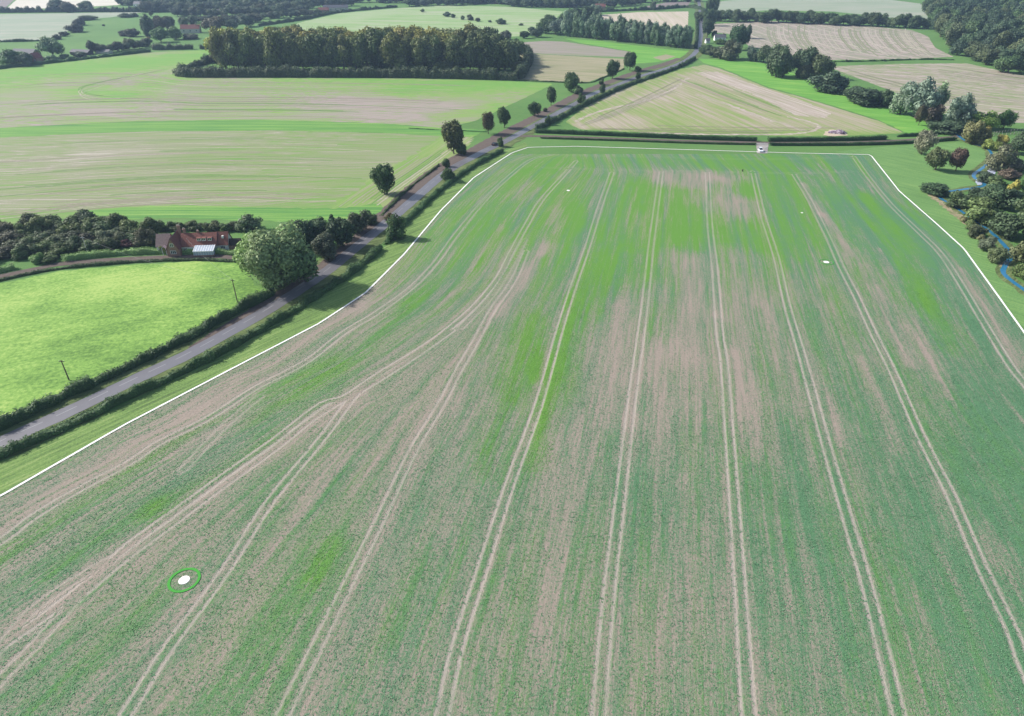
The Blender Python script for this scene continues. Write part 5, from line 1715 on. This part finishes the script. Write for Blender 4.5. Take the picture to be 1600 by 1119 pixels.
cottage(1125, 64, 17, 6.5, 7, R(-4), simple('white_render', (0.78, 0.78, 0.76), .7, .2), SLATE, 'white house with a grey roof beside the far road')
cottage(1106, 68, 6, 5, 5, R(5), simple('white_render', (0.78, 0.78, 0.76), .7, .2), SLATE, 'small white outbuilding left of the white house', 'outbuilding', 1, False)
cottage(298, 52, 28, 9, 9, R(8), RENDER_, TILE, 'cream house with a brown roof among garden trees at upper left')
cottage(53, 100, 15, 9, 8, R(-10), BRICK, simple('red_roof', (0.22, 0.075, 0.065), .85, .15, 2, .3), 'red-roofed gable at the far left beyond the pasture hedge', ridge_axis='y', nwin=2, chim=False)
cottage(36, 92, 36, 8, 12, R(-6), RENDER_, SLATE, 'long grey-roofed barn at the far left beyond the pasture', nwin=4, chim=False)
cottage(124, 86, 32, 4.5, 8, R(-12), SHED, SLATE, 'low dark shed with a pale eave behind the clipped hedge', 'shed', 3, False)
cottage(160, 84, 24, 3.6, 6, R(-14), RENDER_, SLATE, 'low pale shed right of the dark one behind the clipped hedge', 'shed', 3, False)
cottage(525, 17, 38, 8, 10, R(12), RENDER_, SLATE, 'pale far house with a slate roof above the meadow hedge', nwin=5)
cottage(506, 20, 16, 7, 8, R(10), BRICK, TILE, 'small brick far house left of the pale slate one')
cottage(938, 15, 16, 8, 9, R(0), BRICK, TILE, 'brown-roofed far house at the left of the pink stubble field')
cottage(870, 6, 10, 8, 8, R(5), RENDER_, SLATE, 'pale far house near the top edge above the dark belt', nwin=2)
for i, (x, y, w_, c_) in enumerate(((297, 17, 14, WPT), (330, 17, 14, WPT), (368, 22, 14, RENDER_), (345, 24, 10, WPT), (410, 14, 16, RENDER_), (750, 5, 22, BRICK), (775, 6, 20, BRICK), (800, 5, 18, RENDER_), (720, 5, 18, RENDER_), (215, 11, 14, WPT))):
    cottage(x, y, w_, 8, 8, R(random.uniform(-15, 15)), c_, SLATE if i % 2 else TILE, ['white far house, leftmost in the upper left village', 'white far house in the middle of the upper left village', 'cream far house at the right of the upper left village', 'smallest white far house in front in the upper left village', 'cream far house right of the upper left village', 'brick far house on the skyline above the dotted meadow row', 'brick far house second on the skyline above the meadow', 'cream far house at the right of the skyline row above the meadow', 'cream far house at the left of the skyline row above the meadow', 'white far house behind the long meadow hedge'][i], nwin=3)

# ------------------------------------------------------------------ vehicles
TYRE = simple('tyre_rubber', (0.02, 0.02, 0.02), .8, .2)
RIM = simple('wheel_rim', (0.45, 0.45, 0.47), .35, .5, metal=.8)


def car(loc, rz, paint, label, L=4.4, W=1.8, H=1.6, name='car'):
    """car pointing along +x"""
    root = empty(name, loc, rz)
    prof = [(-L / 2, .45), (-L / 2 + .05, .85), (-L / 2 + .25, 1.0), (-L * .12, 1.02), (L * .2, 1.0), (L / 2 - .25, .82), (L / 2 - .02, .62), (L / 2, .35), (L / 2 - .3, .25), (-L / 2 + .3, .25)]
    mb = MB()
    n_ = len(prof)
    rows_ = [(-W / 2 + .08, .97), (-W / 2, .0), (W / 2, .0), (W / 2 - .08, .97)]
    vs = []
    for (yy, ins) in ((-W / 2, 1), (W / 2, 1)):
        vs += [(x, yy * (1 if z < .8 else .94), z) for x, z in prof]
    mb.add(vs, [tuple(range(n_ - 1, -1, -1)), tuple(range(n_, 2 * n_))] + [(i, (i + 1) % n_, (i + 1) % n_ + n_, i + n_) for i in range(n_)])
    body = mb.build('body', paint, root)
    zb, zt = 1.0, H
    xb0, xb1, xt0, xt1 = -L / 2 + .3, L * .22, -L / 2 + .75, L * .02
    wb, wt = W / 2 * .93, W / 2 * .74
    cab = MB()
    cab.add([(xb0, -wb, zb), (xb1, -wb, zb), (xb1, wb, zb), (xb0, wb, zb), (xt0, -wt, zt - .06), (xt1, -wt, zt - .06), (xt1, wt, zt - .06), (xt0, wt, zt - .06)], [(0, 1, 5, 4), (1, 2, 6, 5), (2, 3, 7, 6), (3, 0, 4, 7)])
    cab.build('windows', GLASS, root)
    rf = MB().box(xt0 - .05, xt1 + .05, -wt - .03, wt + .03, zt - .06, zt)
    for sx0, sx1 in ((xb0, xt0), (xb1, xt1), ((xb0 + xb1) / 2, (xt0 + xt1) / 2)):
        for s in (-1, 1):
            rf.tube([(sx0, s * wb, zb), (sx1, s * wt, zt - .05)], .05, 5)
    rf.build('roof', paint, root)
    for x in (-L * .3, L * .31):
        for s in (-1, 1):
            wh = MB().tube([(x, s * (W / 2 - .2), .33), (x, s * (W / 2 + .02), .33)], .33, 16).build('wheel', TYRE, root)
            MB().tube([(x, s * (W / 2 + .021), .33), (x, s * (W / 2 + .035), .33)], .2, 12).build('rim', RIM, wh)
    lampm = simple('headlight_glass', (0.7, 0.7, 0.68), .1, .6)
    tail = simple('tail_lamp', (0.3, 0.01, 0.01), .2, .5)
    for s in (-1, 1):
        MB().box(L / 2 - .2, L / 2 - .01, s * W * .36 - .2, s * W * .36 + .2, .60, .74).build('headlight', lampm, root)
        MB().box(-L / 2 - .02, -L / 2 + .06, s * W * .38 - .14, s * W * .38 + .14, .66, .86).build('tail_light', tail, root)
    MB().box(L / 2 - .06, L / 2 + .02, -.5, .5, .36, .5).build('number_plate', WPT, root)
    MB().box(L / 2 - .12, L / 2 + .04, -W / 2 + .06, W / 2 - .06, .24, .35).build('bumper', simple('bumper_plastic', (0.05, 0.05, 0.055), .6, .3), root)
    return tag(root, label, 'car')


p = P(1189.5, 238)
car((p.x, p.y + 1.5, .12), R(-92), simple('white_car_paint', (0.74, 0.76, 0.80), .25, .5), 'white car parked in the gateway, facing the crop field', 4.6, 1.95, 1.95)
p = P(773, 227)
q = P(781, 223.5)
car((p.x, p.y, .115), math.atan2(q.y - p.y, q.x - p.x), simple('dark_car_paint', (0.02, 0.022, 0.028), .25, .5), 'dark car driving away along the road beyond the avenue shrubs', 4.5, 1.85, 1.5)
# gateway apron and the gate
sheet('gateway', Ps([(1181, 224), (1201, 224), (1199, 240), (1183, 240)]), simple('gravel', (0.30, 0.28, 0.26), .9, .1, 1.0, .3), 0.088, .2)
sheet('gateway', Ps([(1182, 216), (1200, 216.5), (1200, 221.5), (1182, 221.5)]), GRASS, 0.089, .2)
GALV = simple('galvanised_steel', (0.52, 0.53, 0.54), .45, .5, metal=.5)
p0, p1 = P(1181, 226.4), P(1201, 226.6)


def gate(p0, p1, label):
    d = p1 - p0
    L = d.length
    root = empty('field_gate', (p0.x, p0.y, .1), math.atan2(d.y, d.x))
    for z in (.2, .42, .64, .86, 1.12):
        MB().tube([(0, 0, z), (L, 0, z)], .035, 6).build('bar', GALV, root)
    for x in (0, L / 3, 2 * L / 3, L):
        MB().tube([(x, .07, .1), (x, .07, 1.2)], .04, 6).build('upright', GALV, root)
    return tag(root, label, 'gate')


gate(p0, p1, 'pale metal field gate across the gateway behind the white car')
q0, q1 = P(1194, 234), P(1199, 233.6)
gate(q0, q1, 'short metal gate standing open right of the white car')

# ------------------------------------------------------------------ poles, wires, posts, fence, heap
WOOD = simple('pole_timber', (0.13, 0.10, 0.08), .9, .1, 2.0, .3)
WOODP = simple('pale_timber', (0.42, 0.40, 0.37), .9, .1, 2.0, .2)


def pole(px, py, h, mat, label):
    p = P(px, py)
    root = empty('utility_pole', (p.x, p.y, 0))
    MB().tube([(0, 0, -.2), (0, 0, h * .5), (0, 0, h)], [.17, .15, .12], 8).build('post', mat, root)
    MB().box(-.7, .7, -.06, .06, h - .45, h - .3).build('crossarm', mat, root)
    for x in (-.6, .6):
        MB().tube([(x, 0, h - .3), (x, 0, h - .1)], [.06, .04], 6).build('insulator', WPT, root)
    tag(root, label, 'pole')
    return Vector((p.x, p.y, h - .1))


t1 = pole(108, 594, 6.2, WOOD, 'wooden pole standing in the road hedge at the lower left')
t2 = pole(371, 472, 8.0, WOOD, 'wooden pole in the road hedge carrying the wire to the house')
t3 = pole(138, 398, 7.0, WOODP, 'pale pole in front of the thicket left of the house')
he = house.matrix_basis @ Vector((-2.5, 2.0, 5.4))


def wire(a, b, sag, label):
    pts = []
    for i in range(17):
        s = i / 16
        q = a.lerp(b, s)
        q.z -= sag * 4 * s * (1 - s)
        pts.append(q)
    return tag(MB().tube(pts, .022, 4).build('overhead_wire', simple('wire', (0.25, 0.25, 0.26), .5, .4), None), label, 'wire')


wire(he, t2, 1.2, 'thin wire from the red roof to the roadside pole')
wire(t3, t2 + Vector((-.6, 0, -.05)), 2.2, 'thin wire between the pale pole and the roadside pole')
p = P(94, 622)
root = empty('marker_post', (p.x, p.y, 0.05))
MB().tube([(0, 0, 0), (0, 0, 1.1)], .06, 6).build('post', WPT, root)
MB().box(-.1, .1, -.075, -.062, .75, .95).build('reflector', simple('reflector', (.4, .03, .03), .3, .5), root)
tag(root, 'thin white marker post at the roadside below the wooden pole', 'post')
p = P(1457, 302)
root = empty('marker_post', (p.x, p.y, 0.03))
MB().tube([(0, 0, 0), (0, 0, .9)], .16, 8).build('post', WPT, root)
MB().tube([(0, 0, .9), (0, 0, 1.05)], [.18, .05], 8).build('cap', WPT, root)
tag(root, 'short white post left of the isolated dark shrub by the stream', 'post')
p = P(1160, 268)
root = empty('stake', (p.x, p.y, 0.03))
MB().tube([(0, 0, 0), (0.02, 0, .7), (0.03, 0, 1.1)], [.3, .27, .2], 8).build('post', SHED, root)
MB().tube([(0.03, 0, 1.1), (0.03, 0, 1.2)], [.24, .1], 8).build('cap', SHED, root)
tag(root, 'small dark stake standing at the far end of the crop', 'post')


def rail_fence(pts, label, gap=2.4, h=1.25, rails=3):
    c = resample(Ps(pts), gap)
    root = empty('fence', (c[0].x, c[0].y, 0))
    o = c[0]
    for i, p in enumerate(c):
        x, y = p.x - o.x, p.y - o.y
        MB().box(x - .09, x + .09, y - .09, y + .09, 0, h + .1).build('post', WOODP, root)
        if i:
            a = c[i - 1] - o
            b = p - o
            d = (b - a).normalized()
            nn = Vector((-d.y, d.x, 0)) * .035
            for z in [h * (k + .6) / rails for k in range(rails)]:
                s_ = Vector((0, 0, z))
                e_ = Vector((0, 0, .12))
                off_ = nn * 3.7
                vs = [a - nn + s_ + off_, a + nn + s_ + off_, b + nn + s_ + off_, b - nn + s_ + off_]
                MB().add(vs + [v + e_ for v in vs], [(0, 1, 2, 3), (7, 6, 5, 4), (0, 4, 5, 1), (1, 5, 6, 2), (2, 6, 7, 3), (3, 7, 4, 0)]).build('rail', WOOD, root)
    return tag(root, label, 'fence')


rail_fence([(1548, 210), (1575, 206.5), (1612, 203)], 'post and rail fence running off the right edge behind the dark tree')
rail_fence([(1546, 213.5), (1578, 211), (1612, 207.5)], 'nearer post and rail fence, parallel to the first beside the lane', 3.0)

# heap of straw muck at the edge of the triangular field
random.seed(5)
p = P(1310, 208)
bm = bmesh.new()
bmesh.ops.create_icosphere(bm, subdivisions=4, radius=1)
for v in bm.verts:
    x, y, z = v.co
    k_ = 1 + .25 * math.sin(x * 5 + y * 3) * math.cos(y * 4 - z) + random.uniform(-.05, .05)
    v.co = (x * 5.2 * k_, y * 3.4 * k_, max(-.1, z * 1.5 * k_))
me = bpy.data.meshes.new('muck_heap')
bm.to_mesh(me)
bm.free()
hm = NT('muck')
f = hm.noise(hm.pos(), .8, 4, .7)
hm.base(hm.ramp(f, [(.35, (.10, .07, .095)), (.5, (.22, .16, .20)), (.62, (.45, .42, .44))]))
hm.bump(f, .8, .4)
o = link('muck_heap', me, hm.m)
o.location = (p.x, p.y, .02)
tag(o, 'low purplish grey heap at the near corner of the triangular field', 'heap')
sheet('straw_patch', Ps([(1285, 211), (1294, 203), (1306, 203), (1322, 208), (1325, 212), (1300, 213)]), simple('straw', (.45, .37, .27), .9, .1, .8, .25), .04, .8)

# ------------------------------------------------------------------ haze
hb = MB().box(-2600, 2600, -60, 3200, -1.2, 104).mesh('haze')
hz = bpy.data.materials.new('haze_air')
hz.use_nodes = True
nt = hz.node_tree
nt.nodes.remove(nt.nodes['Principled BSDF'])
pv = nt.nodes.new('ShaderNodeVolumePrincipled')
pv.inputs['Color'].default_value = (0.50, 0.70, 1.0, 1)
pv.inputs['Density'].default_value = 0.00011
pv.inputs['Anisotropy'].default_value = 0.2
nt.links.new(pv.outputs[0], nt.nodes['Material Output'].inputs['Volume'])
haze = link('haze', hb, hz)
tag(haze, 'thin pale blue haze over the whole valley', 'haze', kind='stuff')
